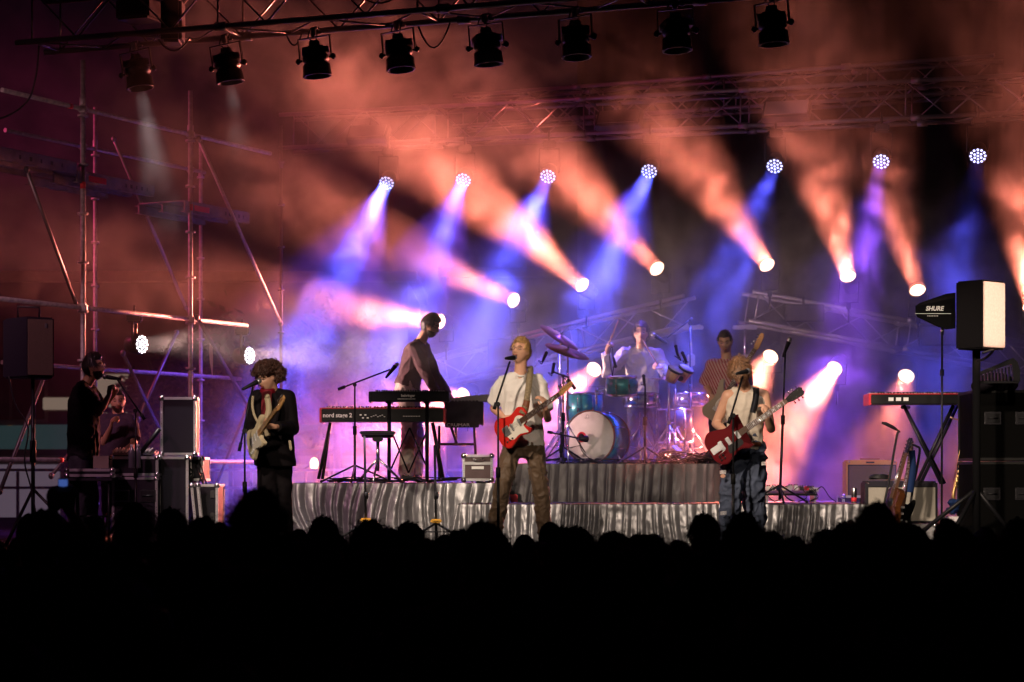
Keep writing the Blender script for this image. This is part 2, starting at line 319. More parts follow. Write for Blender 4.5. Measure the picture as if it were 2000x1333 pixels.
def car(label, x, y, seed):
    c = thing('parked_car', label, 'car', (x,y,-1.25), 'cars parked in the street')
    T = Matrix.Translation((x,y,-1.25)) @ Matrix.Rotation(pi/2, 4, 'X')
    o = spline([(-2.1,.35),(-2.05,.75),(-1.5,.9),(-.9,1.38),(.5,1.40),(1.2,.95),(1.95,.8),(2.1,.4),(1.9,.25),(-1.9,.25)], 4)
    g = MB(); g.prism(o, -.8, .8, T, .05); bo = g.build('body', 'carp', c)
    g = MB(); g.prism([(-.95,.98),(-.75,1.3),(.45,1.32),(1.0,.98)], .79, .83, T); g.build('side_window', 'dglass', c)
    for dx in (-1.3,1.3):
        for s_ in (-.72,.72): g = MB(); g.lathe((x+dx,y+s_-.1,-.93), (0,1,0), [(0,.2),(0,.32),(.2,.32),(.2,.2)], 18); g.build('wheel', 'rubber', c)
    for s_ in (-.55,.55): g = MB(); g.sphere((x+2.03,y+s_,-.62), (.06,.14,.09)); g.build('headlight', 'lampglow', c)
car('dark parked car whose headlamp glows beside the keyboard stand leg', -6.9, 47, 1); car('dark parked car further right behind the keyboards', -3.9, 49, 2)
def lamp(label, x, y, h):
    l = thing('street_lamp', label, 'street lamp', (x,y,-1.25)); g = MB(); g.path([(x,y,-1.25),(x,y,h-1.4),(x+.15,y,h-1.28)], [.05,.035,.03], 8); g.build('pole', 'black', l)
    g = MB(); g.sphere((x+.2,y,h-1.3), (.10,.10,.15)); g.build('lamp_globe', 'lampglow', l)
lamp('low street lamp with a glowing yellow globe right of the suited guitarist', -4.6-.2, 50, 2.25)
for px, wb in ((640,'leftmost of four'), (690,'second of four from the left'), (735,'third of four from the left'), (772,'rightmost of four')):
    b = thing('bollard_light', 'small amber bollard light low behind the keyboards, '+wb, 'bollard light', P(px,934,48), 'amber bollard lights'); p = P(px,934,48); g = MB(); g.tube((p.x,p.y,-1.25), (p.x,p.y,p.z-.04), .05); g.build('post', 'black', b); M['amber'] = M.get('amber') or glow('amber', (1,.55,.25), .8); g = MB(); g.box(p, (.22,.08,.08), bev=.02); g.build('lens', 'amber', b)
# low wall railing of the street
r_ = thing('street_railing', 'long pale metal railing crossing behind the left of the stage', 'railing', (-8,40,-1.25))
for z in (.78,.45): g = MB(); g.box((-7,40,z), (16,.04,.05)); g.build('rail', 'alu', r_)
for k in range(12): g = MB(); g.box((-15+k*1.45,40.03,-.25), (.05,.05,2.0)); g.build('post', 'alu', r_)
# ------------------------------------------------------------------ skirted risers
def skirt(name, path, ztop, zbot, m, parent, spacing=.16, amp=.05, slant=0., seed=0, flare=.06, side=1, vwav=.10):
    pts = [Vector((x,y,0)) for x,y in path]; seg = [(b-a).length for a,b in zip(pts,pts[1:])]; tot = sum(seg); nu = int(tot/.008); nv = 26; vs = []
    for i in range(nu+1):
        u = tot*i/nu; k = 0; s0 = 0
        while k < len(seg)-1 and u > s0+seg[k]: s0 += seg[k]; k += 1
        d = (pts[k+1]-pts[k]).normalized(); base = pts[k]+d*(u-s0)
        nr = Vector((d.y,-d.x,0))*side
        for c in range(1, len(pts)-1):                       # round the corners
            w = exp(-((u-sum(seg[:c]))/.06)**2)
            if w > .01:
                d2 = (pts[c+1]-pts[c]).normalized(); d1 = (pts[c]-pts[c-1]).normalized(); nr = (nr*(1-w)+Vector((d1.y+d2.y,-d1.x-d2.x,0)).normalized()*side*w*1.1)
        for j in range(nv+1):
            v = j/nv; q = Vector((u*1.6+seed*9, v*.9, seed)); uu = u+slant*v*v*noise.noise(Vector((u*.9, 0, seed+4)))*1.6+slant*v*.25
            ph = 2*pi*(uu/spacing+.9*noise.noise(Vector((uu*2.1, seed, 0)))+vwav*noise.noise(q*1.3))
            f = abs(sin(ph/2))**.65*(.72+.28*sin(ph*.5+1.3)); A = amp*(.25+.75*v**.6)*(.55+.9*abs(noise.noise(Vector((uu*3.3, v*.8, seed+2)))))
            cr = .004*noise.noise(Vector((u*24, v*9, seed)))+.006*noise.noise(Vector((u*9, v*5, seed+5)))+.006*max(0,1-4*abs(noise.noise(Vector((uu*9, v*2.2, seed+7)))))+.004*max(0,1-4*abs(noise.noise(Vector((uu*17+v*3, v*5, seed+11)))))
            hem = .012*sin(ph*.5)+.015*noise.noise(Vector((u*3, 0, seed)))
            vs.append(base+nr*(f*A+cr*v**.4+flare*v**1.5)+Vector((0,0,ztop+(zbot-ztop)*v+(hem if j == nv else 0)+(.004*noise.noise(Vector((u*14,1,seed))) if j == 0 else 0))))
    g = MB(); h = nv+1; g.add(vs, [(i*h+j, (i+1)*h+j, (i+1)*h+j+1, i*h+j+1) for i in range(nu) for j in range(nv)], True)
    return g.build(name, m, parent)
def riser(label, x0, x1, y0, y1, z, m, **k):
    t = thing('skirted_riser', label, 'stage riser', ((x0+x1)/2, y0, 0), None)
    g = MB(); g.box(((x0+x1)/2,(y0+y1)/2,z-.03), (x1-x0,y1-y0,.06), bev=.008); g.build('deck', 'floor', t)
    for x in (x0+.1,x1-.1):
        for y in (y0+.1,y1-.1): g = MB(); g.tube((x,y,0), (x,y,z-.06), .025); g.build('leg', 'alu', t)
    skirt('skirt', [(x0-.01,y1),(x0-.01,y0-.01),(x1+.01,y0-.01),(x1+.01,y1)], z-.004, .012, m, t, **k)
    return t
R_KEY = riser('left riser under the keyboards with a crumpled silver satin skirt', P(572,0,21.6).x, P(985,0,21.6).x, 21.6, 24.2, .6, 'satin', spacing=.11, amp=.085, slant=.5, seed=1, flare=.05, vwav=.35)
R_LOW = riser('long low front riser behind the singer with a pleated silver satin skirt', P(897,0,20.6).x, P(1693,0,20.6).x, 20.6, 22.3, .4, 'satin', spacing=.075, amp=.055, slant=.05, seed=2, flare=.05)
R_DRUM = riser('tall drum riser with a satin skirt coloured dark for shade behind the low riser', P(1006,0,22.6).x, P(1402,0,22.6).x, 22.6, 25.6, .8, 'satin_shaded', spacing=.10, amp=.055, slant=.22, seed=3, flare=.03)
g = MB(); g.box((3.1,23.35,.2), (2.6,1.4,.38), bev=.01); rr = thing('plain_riser', 'plain black platform under the bass player', 'stage riser', (3.1,23.3,0)); g.build('deck', 'floor', rr)
# ------------------------------------------------------------------ trusses
def truss(label, A, B, h=.40, w=.40, bay=.5, mt='alu', rc=.026, joints=True, group=None):
    A, B = Vector(A), Vector(B); d = (B-A).normalized(); side = Vector((d.y,-d.x,0)).normalized(); up = side.cross(d); up = up if up.z > 0 else -up
    t = thing('lighting_truss', label, 'truss', A, group); L = (B-A).length; n = max(2, int(L/bay))
    c = [(sx*side*w/2+sz*up*h/2) for sx,sz in ((-1,-1),(1,-1),(1,1),(-1,1))]
    for q in c: g = MB(); g.tube(A+q, B+q, rc, 12); g.build('chord', mt, t)
    for a, b in ((0,1),(1,2),(2,3),(3,0)):
        g = MB(); ts = [L*(.02+.96*i/n) for i in range(n+1)]
        for i in range(n):
            p, q = (c[a], c[b]) if i % 2 else (c[b], c[a]); g.tube(A+d*ts[i]+p, A+d*ts[i+1]+q, .010, 6)
        for i in range(0, n+1, 4): g.tube(A+d*ts[i]+c[a], A+d*ts[i]+c[b], .011, 6)
        g.build('lattice', mt, t)
    if joints:
        k = int(L/2.5)
        for j in range(1, k+1):
            s = L*j/(k+1)
            for q in c: g = MB(); g.tube(A+d*(s-.06)+q, A+d*(s+.06)+q, rc*1.5, 10); g.build('coupler', mt, t)
    return t
T1A, T1B = P(60,44,21.2), P(1860,-108,18.0)
M['dim_tube'] = mat('dimmed_tube', (.16,.15,.16), .5, .8); M['deckalu'] = mat('dimmed_deck', (.14,.13,.13), .6, .6, var=.3); M['truss1'] = mat('dark_truss_tube', (.20,.19,.19), .32, .9)  # second tube and deck metal: darker colour stands in for dimmer light
truss('front lighting truss crossing the top with eight black lamps hung under it', T1A, T1B, .5, .5, .52, 'truss1', .028)
truss('middle truss carrying the row of blue LED heads', P(560,262,27.5), P(2150,182,24.0), .42, .42, .5, 'dim_tube')
truss('faint rear truss high behind the middle truss', P(900,222,30), P(1950,148,26.5), .42, .42, .5, 'dim_tube')
truss('left arm of the low rear truss, rising to the right behind the drums', P(850,728,28.0), P(1352,608,26.4), .36, .36, .5)
truss('right arm of the low rear truss, sloping down to the right', P(1456,600,26.4), P(2060,712,27.4), .36, .36, .5)
M['floodface'] = mat('flood_face', (.11,.10,.11), .6)
def floods(label, px, py, Y, w, h, tilt, slits=False, yaw=.3):
    p = P(px,py,Y); f = thing('flood_panel', label, 'flood light', p, 'flat flood panels on the trusses'); R = Matrix.Rotation(yaw, 3, 'Z') @ Matrix.Rotation(tilt, 3, 'X')
    g = MB(); g.box(p, (w+.05,.1,h+.05), R, .01); g.build('housing', 'blackp', f)
    g = MB(); g.box(p+R @ Vector((0,-.055,0)), (w,.012,h), R); g.build('diffuser', 'floodface', f)
    if slits:
        g = MB()
        for i in range(26): g.box(p+R @ Vector((-w/2+(i+.5)*w/26,-.063,0)), (.006,.006,h*.96), R)
        g.build('louvre', 'blackp', f)
    g = MB(); g.tube(p+R @ Vector((0,.05,h/2)), p+Vector((0,.1,h/2+.12)), .015); g.build('bracket', 'black', f)
floods('pale flat flood panel on the middle truss, leftmost of the three', 720,263,25.9,.46,.20,-.7,yaw=-.3); floods('pale flat flood panel on the middle truss above the singer, centre of the three', 1210,235,24.8,.48,.21,-.7,yaw=-.3)
floods('pale flat flood panel on the middle truss, rightmost of the three', 1537,218,24.0,.48,.22,-.7,yaw=-.3)
floods('ribbed flood panel in the gap of the low right truss arm', 1571,612,25.9,.42,.16,0,True,yaw=.05); floods('ribbed flood panel on the low right truss arm behind the antenna', 1835,656,25.9,.44,.2,0,True,yaw=.05)
floods('ribbed flood panel faint on the low left truss arm', 1000,690,26.8,.55,.3,0,True,yaw=-.1)
# stands carrying the low truss
def tstand(label, px, Y, ytop):
    p = P(px,ytop,Y); t = thing('truss_stand', label, 'stand', (p.x,Y,0), 'lifting stands under the low truss'); g = MB()
    g.tube((p.x,Y,0), (p.x,Y,p.z-.35), .028); g.build('lower_tube', 'chrome', t); g = MB(); g.tube((p.x,Y,p.z-.45), (p.x,Y,p.z), .018); g.build('upper_tube', 'chrome', t)
    g = MB(); g.box((p.x,Y,p.z-.40), (.09,.09,.14), bev=.01); g.box((p.x,Y,p.z), (.3,.05,.05), bev=.01); g.build('lock_block', 'alu', t)
    for a in (.3,2.4,4.5): g = MB(); g.tube((p.x,Y,.7), (p.x+cos(a)*.6,Y+sin(a)*.5,.02), .016); g.build('leg', 'alu', t)
tstand('chromed lifting stand between drummer and bass player', 1350, 26.2, 640); tstand('chromed lifting stand just right of the bass player head', 1455, 26.1, 640); tstand('lifting stand seen behind the keyboards', 870, 27.6, 745)
# ------------------------------------------------------------------ lamps
M.update(lens_hot=glow('hot_lens', (1.0,.62,.42), 6.), lens_rim=mat('lamp_rim', (.25,.12,.08), .3, .8), led_hot=glow('blue_led', (.55,.55,1.), 3.5), led_white=glow('white_led', (1.,.93,.95), 6.), lens_off=mat('lens_glass', (.05,.05,.06), .1, coat=1), ledface=mat('led_face', (.02,.02,.06), .3))
def par(label, p, tgt, r, spotargs, grp, hot=True):
    p, tgt = Vector(p), Vector(tgt); d = (tgt-p).normalized(); t = thing('par_lamp', label, 'stage lamp', p, grp)
    g = MB(); g.lathe(p-d*.26, d, [(0,.03),(0,.08),(.03,r*.7),(.10,r*.95),(.245,r*1.06),(.262,r*1.12),(.262,r*1.0),(.02,r*.6)], 24, True); g.build('body', 'blackp', t)
    g = MB(); g.lathe(p-d*.02, d, [(0,0),(0,r*.97),(.012,r*.9),(.018,r*.5),(.02,0)], 24); g.build('lens', 'lens_hot', t)
    g = MB(); g.lathe(p, d, [(-.004,r*1.0),(-.004,r*1.10),(.02,r*1.10),(.02,r*1.0)], 28, True); g.build('rim', 'lens_rim', t)
    sd = d.cross(Vector((0,0,1))).normalized(); g = MB(); q = p-d*.12
    g.path([q+sd*r*1.08, q+sd*r*1.15+Vector((0,.02,.0)), q+sd*r*1.15+Vector((0,.06,-.24)), q-sd*r*1.15+Vector((0,.06,-.24)), q-sd*r*1.15, q-sd*r*1.08], .008, 5); g.build('yoke', 'black', t)
    g = MB(); g.box(q+Vector((0,.06,-.28)), (.05,.05,.08), bev=.008); g.tube(q+Vector((0,.06,-.3)), q+Vector((0,.06,-.48)), .012); g.build('clamp', 'black', t)
    s = beam('light', p+d*.03, tgt, spotargs[0], spotargs[1], spotargs[2], r*.92); s.parent = t; s.location = d*.03
    return t
UP = [ (860,628,27.0, 640,600,26.0, 6500, 16, 'behind the keyboard player'), (1003,587,26.6, 860,520,25.4, 3000, 14, 'left of the singer head, in the violet haze'), (1137,557,26.2, 980,420,24.6, 9000, 16, 'above the cymbals'),
       (1283,525,25.8, 1160,400,24.4, 3600, 17, 'above the drummer'), (1498,518,25.6, 1350,300,23.6, 4500, 18, 'above the bass player and to his right'), (1656,540,25.4, 1585,250,23.4, 8000, 19, 'over the middle of the right truss arm'),
       (1792,567,25.2, 1735,350,23.6, 4200, 18, 'just left above the black antenna'), (2014,600,25.0, 1990,300,23.4, 11000, 20, 'at the right edge of the picture')]
for i,(px,py,Y,tx,ty,tY,pw,dg,w) in enumerate(UP):
    tY = Y-max(1.5, Vector((tx-px,ty-py)).length/165*1.25)
    par('orange lamp of the upper rear row '+w, P(px,py,Y), P(tx,ty,tY), .098, (ORANGE, pw*1.45, dg, .5), 'upper row of bright lamps on the rear truss')
LOW = [ (905,772,26.6, 760,850,25.0, 3000, 44, 'behind the small suitcase organ'), (1160,722,26.2, 1100,780,25.2, 3000, 20, 'between cymbals and drummer'), (1505,697,25.7, 1440,790,24.4, 4200, 30, 'above the guitarist in the tank top'),
        (1630,720,25.6, 1540,835,24.0, 11000, 20, 'right of the lone microphone'), (1770,735,25.4, 1740,830,24.2, 900, 26, 'above the red keyboard'), (1932,750,25.4, 1905,850,24.3, 350, 30, 'behind the curved black panel at the right')]
for i,(px,py,Y,tx,ty,tY,pw,dg,w) in enumerate(LOW):
    tY = Y-max(1., Vector((tx-px,ty-py)).length/165*1.5)
    par('orange lamp of the lower rear row '+w, P(px,py,Y), P(tx,ty,tY), .098, (ORANGE, pw, dg, .6), 'lower row of bright lamps under the rear truss')
def ledhead(label, p, tgt, face, r, n2, ledm, spotargs, grp, wide=None, yoke_up=.5):
    p = Vector(p); f = (Vector(face)).normalized(); t = thing('led_head', label, 'stage lamp', p, grp)
    g = MB(); g.lathe(p-f*.20, f, [(0,.05),(.02,r*.85),(.10,r*1.05),(.19,r*1.1),(.20,r*1.05)], 24); g.build('body', 'blackp', t)
    g = MB(); g.lathe(p-f*.003, f, [(0,0),(0,r*1.02),(.004,r*1.0),(.004,0)], 24); g.build('face_plate', 'ledface', t)
    u, w = MB().frame(f); g = MB()
    for ring, cnt, rr in ((0,1,0),(1,6,r*.42),(2,12,r*.83)):
        for k in range(cnt): a = 2*pi*(k+.5*ring)/cnt; g.lathe(p+f*.003+(u*cos(a)+w*sin(a))*rr, f, [(0,0),(0,r*.15),(.006,r*.12),(.009,0)], 8)
    g.build('led_lens', ledm, t)
    g = MB(); s_ = Vector((1,0,0)) if abs(f.x) < .8 else Vector((0,1,0)); q = p-f*.1
    g.path([q+s_*r*1.1, q+s_*r*1.25, q+s_*r*1.25+Vector((0,0,yoke_up*.55)), q-s_*r*1.25+Vector((0,0,yoke_up*.55)), q-s_*r*1.25, q-s_*r*1.1], .011, 6); g.build('yoke', 'black', t)
    g = MB(); g.box(q+Vector((0,0,yoke_up*.55+.05)), (.16,.12,.09), bev=.015); g.tube(q+Vector((0,0,yoke_up*.55+.08)), q+Vector((0,0,yoke_up)), .014); g.build('base', 'blackp', t)
    s = beam('light', p+f*.03, tgt, spotargs[0], spotargs[1], spotargs[2], r*.8); s.parent = t; s.location = f*.03
    if wide: s = spot('light', p+f*.035, tgt, wide[0], wide[1], wide[2], .9, .03); s.parent = t; s.location = f*.035  # extra wide spot added in the head to fill the haze
BL = [ (755,358,26.3, 665,540,26.1, 34000, BLUE, 'leftmost'), (905,352,25.9, 840,520,25.7, 22000, BLUE, 'second from the left'), (1070,345,25.4, 1010,480,25.2, 18000, BLUE, 'third from the left, above the singer'),
       (1268,335,24.9, 1205,480,24.7, 18000, BLUE, 'fourth from the left, above the drummer'), (1513,325,24.4, 1450,470,24.2, 9000, BLUE, 'fifth, between two orange beams'), (1721,316,24.0, 1690,470,23.8, 9000, (.3,.08,1.), 'second from the right, with a violet beam'), (1910,305,23.6, 1885,440,23.4, 3500, BLUE, 'rightmost')]
for px,py,Y,tx,ty,tY,pw,cl,w in BL:
    ledhead('round blue LED head under the middle truss, '+w, P(px,py,Y), P(tx,ty,tY), (-.18,-.75,-.6), .095, 0, 'led_hot', (cl, pw*.85, 22, .75), 'blue LED heads under the middle truss', wide=((.10,.06,1.) if px > 1000 else (.26,.09,1.), 3000 if px < 1000 else 1250 if px < 1300 else 380, 60))
for px,py,Y,w in ((277,673,23.0,'hanging from the scaffold rail above the two engineers'), (487,695,24.8,'just left above the curly haired guitarist')):
    ledhead('white LED lamp seen from the side, '+w, P(px,py,Y), P(px,py,Y)+Vector((2.6,.1,.05)), (.86,-.5,-.02), .10, 0, 'led_white', ((1,.62,.55), 2000, 34, .8), 'white side lamps on the scaffold', yoke_up=.42)
# hanging lamps of the front truss: one, then copies
def hang(root_loc=(0,0,0)):
    t = thing('hanging_lamp', '', 'stage lamp', (0,0,0), 'black lamps hanging under the front truss')
    g = MB(); g.lathe((0,0,-.09), (0,0,-1), [(0,.03),(0,.055),(.05,.06),(.055,.10),(.10,.125),(.16,.135),(.20,.135),(.205,.115),(.235,.115),(.24,.14),(.34,.145),(.345,.15),(.36,.15),(.36,.13),(.30,.125)], 10)
    for k in range(6): g.box((0,0,-.175-.012*k), (.27,.27,.004), Matrix.Rotation(.4,3,'Z'))
    b = g.build('body', 'black', t)
    g = MB(); g.lathe((0,0,-.39), (0,0,-1), [(0,0),(0,.125),(.01,.12),(.02,0)], 20); g.build('lens', 'lens_off', t)
    g = MB(); g.box((0,0,-.05), (.352,.03,.010)); g.box((-.171,0,-.17), (.010,.03,.24)); g.box((.171,0,-.17), (.010,.03,.24)); g.build('yoke', 'black', t)
    for s_ in (-1,1): g = MB(); g.lathe((s_*.145,0,-.27), (s_,0,0), [(0,.012),(.03,.012),(.032,.03),(.055,.034),(.06,.02),(.07,.02)], 10); g.build('knob', 'black', t)
    g = MB(); g.box((0,0,.0), (.05,.06,.09), bev=.01); g.tube((-.03,0,.045), (.05,0,.045), .012); g.sphere((.07,0,-.01), (.03,.02,.015)); g.build('clamp', 'truss1', t)
    g = MB(); g.path(*cable([(-.02,.02,.06),(-.08,.05,-.02),(-.05,.05,-.06),(-.01,.02,-.1)], .008), 5); g.path(*cable([(.05,.04,.06),(.0,.07,-.05),(.03,.05,-.09),(.02,.02,-.1)], .007), 5); g.build('cable', 'knit', t)
    return t
HP = hang(); tr = (T1B-T1A).normalized(); first = True
for px, tip, w, beam in ((262,.16,'leftmost, with a pale beam falling from it',700),(438,.13,'second from the left',350),(612,.10,'third from the left, against the glowing red smoke',900),(775,.12,'fourth from the left',0),(947,.09,'fifth from the left, above the singer',120),(1122,.08,'sixth from the left',150),(1318,.06,'seventh from the left, darkest',0),(1505,.07,'rightmost, hanging lowest in the orange smoke',60)):
    s = None                                              # point of the truss line seen at px
    k = (px-1000)/FPX; A, B = T1A-Vector((0,0,.25)), T1B-Vector((0,0,.25)); u = (k*A.y-A.x)/((B.x-A.x)-k*(B.y-A.y)); q = A.lerp(B, u)-Vector((0,0,.07))
    o = HP if first else copy_tree(HP); first = False
    o['label'] = 'black lamp under the front truss, '+w; o.location = q; o.rotation_euler = (radians(random.uniform(-4,4)), -tip, radians(-19+random.uniform(-15,15))); o.scale = (.92,.92,.92)
    if beam:
        bpy.context.view_layer.update(); ax = Vector((sin(tip),0,-cos(tip))); s_ = spot('front_light', q+ax*.42, q+ax*3+Vector((0,.25,0)), (1.,.85,.85), beam*1.6, 24, .8)
# cable swags on the front truss
cb = thing('truss_cable', 'loose black cables swagging under the front truss', 'cable', T1A)
def swag(a, b, dip, r=.009, n=8):
    a, b = Vector(a), Vector(b); return [a.lerp(b, i/n)-Vector((0,0,dip*(1-(2*i/n-1)**2))) for i in range(n+1)], r
for a, b, dp in ((P(817,52,19.8),P(880,42,19.7),.22),(P(310,78,20.6),P(372,72,20.5),.12),(P(560,70,20.2),P(590,66,20.2),.1),(P(690,-20,20),P(800,-30,20),.15)): g = MB(); g.path(*swag(a,b,dp), 5); g.build('cable', 'knit', cb)
g = MB(); g.path(*cable([P(76,90,21.2),P(70,150,21.2),P(52,200,21.2),P(0,232,21.1),P(-80,240,21)], .010)); g.build('cable', 'knit', cb)
# long control box and dark speaker on the truss at upper left
bx = thing('truss_box', 'dark equipment box sitting on the front truss at the upper left', 'equipment box', P(272,32,20.8)); p = P(272,22,20.8); g = MB(); g.box(p, (.36,.3,.2), Matrix.Rotation(-.33,3,'Z'), .02); g.build('box', 'case', bx); g = MB(); g.box(p+Vector((0,-.16,0)), (.2,.02,.1), Matrix.Rotation(-.33,3,'Z'), .01); g.build('vent', 'black', bx)
g = MB(); p = P(338,44,20.6); bx = thing('truss_motor', 'dark chain hoist block in the front truss', 'hoist', p); g.box(p, (.2,.28,.42), bev=.03); g.build('motor', 'case', bx); g = MB(); g.tube(p+Vector((0,0,.2)), p+Vector((0,0,2.0)), .012); g.build('chain', 'steel', bx)
# ------------------------------------------------------------------ scaffold on the left
def line_pt(px, off=0.):                                   # the plan line of the scaffold's near side
    a, b = Vector((-4.95,20.9)), Vector((-2.71,25.2)); k = (px-1000)/FPX; ox, oy = -.89*off, .46*off; a = a+Vector((ox,oy)); b = b+Vector((ox,oy))
    u = (k*a.y-a.x)/((b.x-a.x)-k*(b.y-a.y)); q = a+(b-a)*u; return q
LB = {0:'nearest bay', 1:'middle bay', 2:'far bay'}
def pole(label, x, y, z0, z1, r=.024, mt='steel', bands=()):
    t = thing('scaffold_pole', label, 'scaffold pole', (x,y,z0), 'upright scaffold poles at the left'); g = MB(); g.tube((x,y,z0), (x,y,z1), r, 14); g.build('tube', mt, t)
    z = z0+.6
    while z < z1-.2: g = MB(); g.tube((x,y,z-.012), (x,y,z+.012), r*2.2, 12); g.build('rosette', mt, t); z += .5
    g = MB(); g.tube((x,y,z1-.5), (x,y,z1-.38), r*1.35, 12); g.build('sleeve', mt, t)
    for zb in bands: g = MB(); g.tube((x,y,zb), (x,y,zb+.07), r*1.12, 12); g.build('tape_band', 'red', t)
for px, ytop, r, w, bd_ in ((162,118,.026,'nearest, left of the white lamp',(369,)),(372,178,.025,'second, with a red band, left of the curly haired guitarist',(412,)),(549,245,.018,'third, thin and faint in the violet haze',())):
    q = line_pt(px); zt = P(px,ytop,q.y).z; pole('upright scaffold pole, '+w, q.x, q.y, -1.25, zt, r, 'steel' if px < 500 else 'dim_tube', [P(px,b,q.y).z for b in bd_])  # last pole takes the dimmed tube colour in place of less light
for px, ytop, w in ((186,300,'behind the nearest pole'),(392,360,'faint, just right of the second pole')):
    q = line_pt(px, 1.6); pole('upright scaffold pole '+w, q.x, q.y, -1.25, P(px,ytop-90,q.y).z, .022)
def ledger(label, px0, px1, zz, off=0., r=.024, bands=(), mt='steel'):
    a, b = line_pt(px0, off), line_pt(px1, off); t = thing('scaffold_rail', label, 'scaffold rail', (a.x,a.y,zz), 'level scaffold rails at the left'); g = MB(); a3, b3 = Vector((a.x,a.y,zz)), Vector((b.x,b.y,zz)); g.tube(a3, b3, r, 12); g.build('tube', mt, t)
    for px in (162,372,549):
        if px0 < px < px1: q = line_pt(px, off); g = MB(); g.box((q.x,q.y,zz), (.09,.11,.08), bev=.015); g.build('coupler', mt, t)
    for px in bands: q = line_pt(px, off); q2 = line_pt(px+6, off); g = MB(); g.tube((q.x,q.y,zz), (q2.x,q2.y,zz), r*1.15, 12); g.build('tape_band', 'red', t)
ledger('high level scaffold rail running into the haze', 4, 528, 4.42, bands=(134,)); ledger('middle scaffold rail from which the white lamp hangs', -10, 482, 2.39); ledger('low scaffold rail beside the engineers, lit pink', -10, 500, .83, bands=(115,))
ledger('faint high scaffold rail of the rear side', 10, 400, 4.42, 1.6); ledger('faint low scaffold rail of the rear side', 4, 470, 1.9, 1.6)
def diag(label, a, b, Ya, Yb, r=.02):
    mt = 'steel' if 'top of the second pole' in label else 'dim_tube'; a, b = P(*a, Ya), P(*b, Yb); t = thing('scaffold_brace', label, 'scaffold brace', a, 'diagonal scaffold braces at the left'); g = MB(); g.tube(a, b, r, 10); g.build('tube', mt, t)  # dimmed tube colour stands in for low light on most braces
    for q, m_ in ((a,b),(b,a)): g = MB(); g.sphere(q, (r*1.5,r*1.5,r*1.8), 8, 6); g.build('end_hook', 'dim_tube', t)
q1 = line_pt(162).y; q2 = line_pt(372).y; q3 = line_pt(549).y
diag('diagonal brace falling right from the top of the second pole', (388,272), (548,632), q2, q3); diag('diagonal brace at the far left below the aluminium deck', (52,332), (150,598), q1-.9, q1); diag('faint diagonal brace behind, left of the white lamp', (222,272), (362,600), 24, 25.6, .018)
diag('faint diagonal brace between the first two poles, low', (268,375), (372,620), 24.5, 26, .016); diag('diagonal brace crossing behind the suited guitarist', (505,740), (420,955), q3, q3+.3); diag('long diagonal brace rising from low left past the engineers', (0,960), (100,700), q1-.8, q1)
diag('pinkish diagonal brace below the speaker at the left', (100,930), (170,845), 22.5, 23.0); diag('diagonal brace falling right between white lamp and the second pole', (240,690), (312,840), 24, 25); diag('diagonal brace rising right toward the second pole', (270,820), (345,650), 24.6, 25.6); diag('brace from the second pole down to the flight case', (385,620), (500,820), q2, q3+.5)
def deck(label, px0, px1, zz, drop=.0):
    a, b = line_pt(px0), line_pt(px1); t = thing('scaffold_deck', label, 'scaffold deck', (a.x,a.y,zz), 'aluminium scaffold decks at the left'); a3, b3 = Vector((a.x,a.y,zz)), Vector((b.x,b.y,zz)); d = (b3-a3).normalized(); s_ = Vector((-d.y,d.x,0)); R = Matrix((d, s_, Vector((0,0,1)))).transposed(); L = (b3-a3).length
    for k, (o_, hh) in enumerate(((0,.11),(.30,.08),(.62,.08))):
        g = MB(); g.box(a3.lerp(b3,.5)+s_*o_, (L,.02,hh), R); g.box(a3.lerp(b3,.5)+s_*(o_+.02)+Vector((0,0,hh/2)), (L,.06,.01), R); g.box(a3.lerp(b3,.5)+s_*(o_+.02)-Vector((0,0,hh/2)), (L,.06,.01), R); g.build('side_beam', 'deckalu', t)
    g = MB(); g.box(a3.lerp(b3,.5)+s_*.33+Vector((0,0,.066)), (L*.97,.62,.012), R); g.build('board', 'deckalu', t)
    g = MB()
    for k in range(5): g.box(a3.lerp(b3,.62+.07*k)-s_*.011, (.035 if k%2 else .02,.004,.04), R)
    g.build('slot', 'blackp', t)
    g = MB(); g.box(a3.lerp(b3,.25)-s_*.012, (.28,.004,.06), R); g.build('label_plate', 'red', t)
deck('aluminium scaffold deck with red label at the left edge, nearest', -160, 148, 3.80); deck('aluminium scaffold deck with red label right of the nearest pole', 150, 300, 3.72); deck('aluminium scaffold deck faint in the haze right of the second pole', 360, 486, 3.62)
st_ = thing('hanging_tape', 'pale torn strip of tape hanging from a brace', 'tape', P(410,700,24.5)); g = MB(); g.prism([(0,.22),(.03,.2),(.035,.05),(.03,-.2),(.0,-.02),(-.01,.1)], 0, .004, Matrix.Translation(P(410,705,24.5)) @ Matrix.Rotation(pi/2,4,'X')); g.build('strip', 'panel', st_)
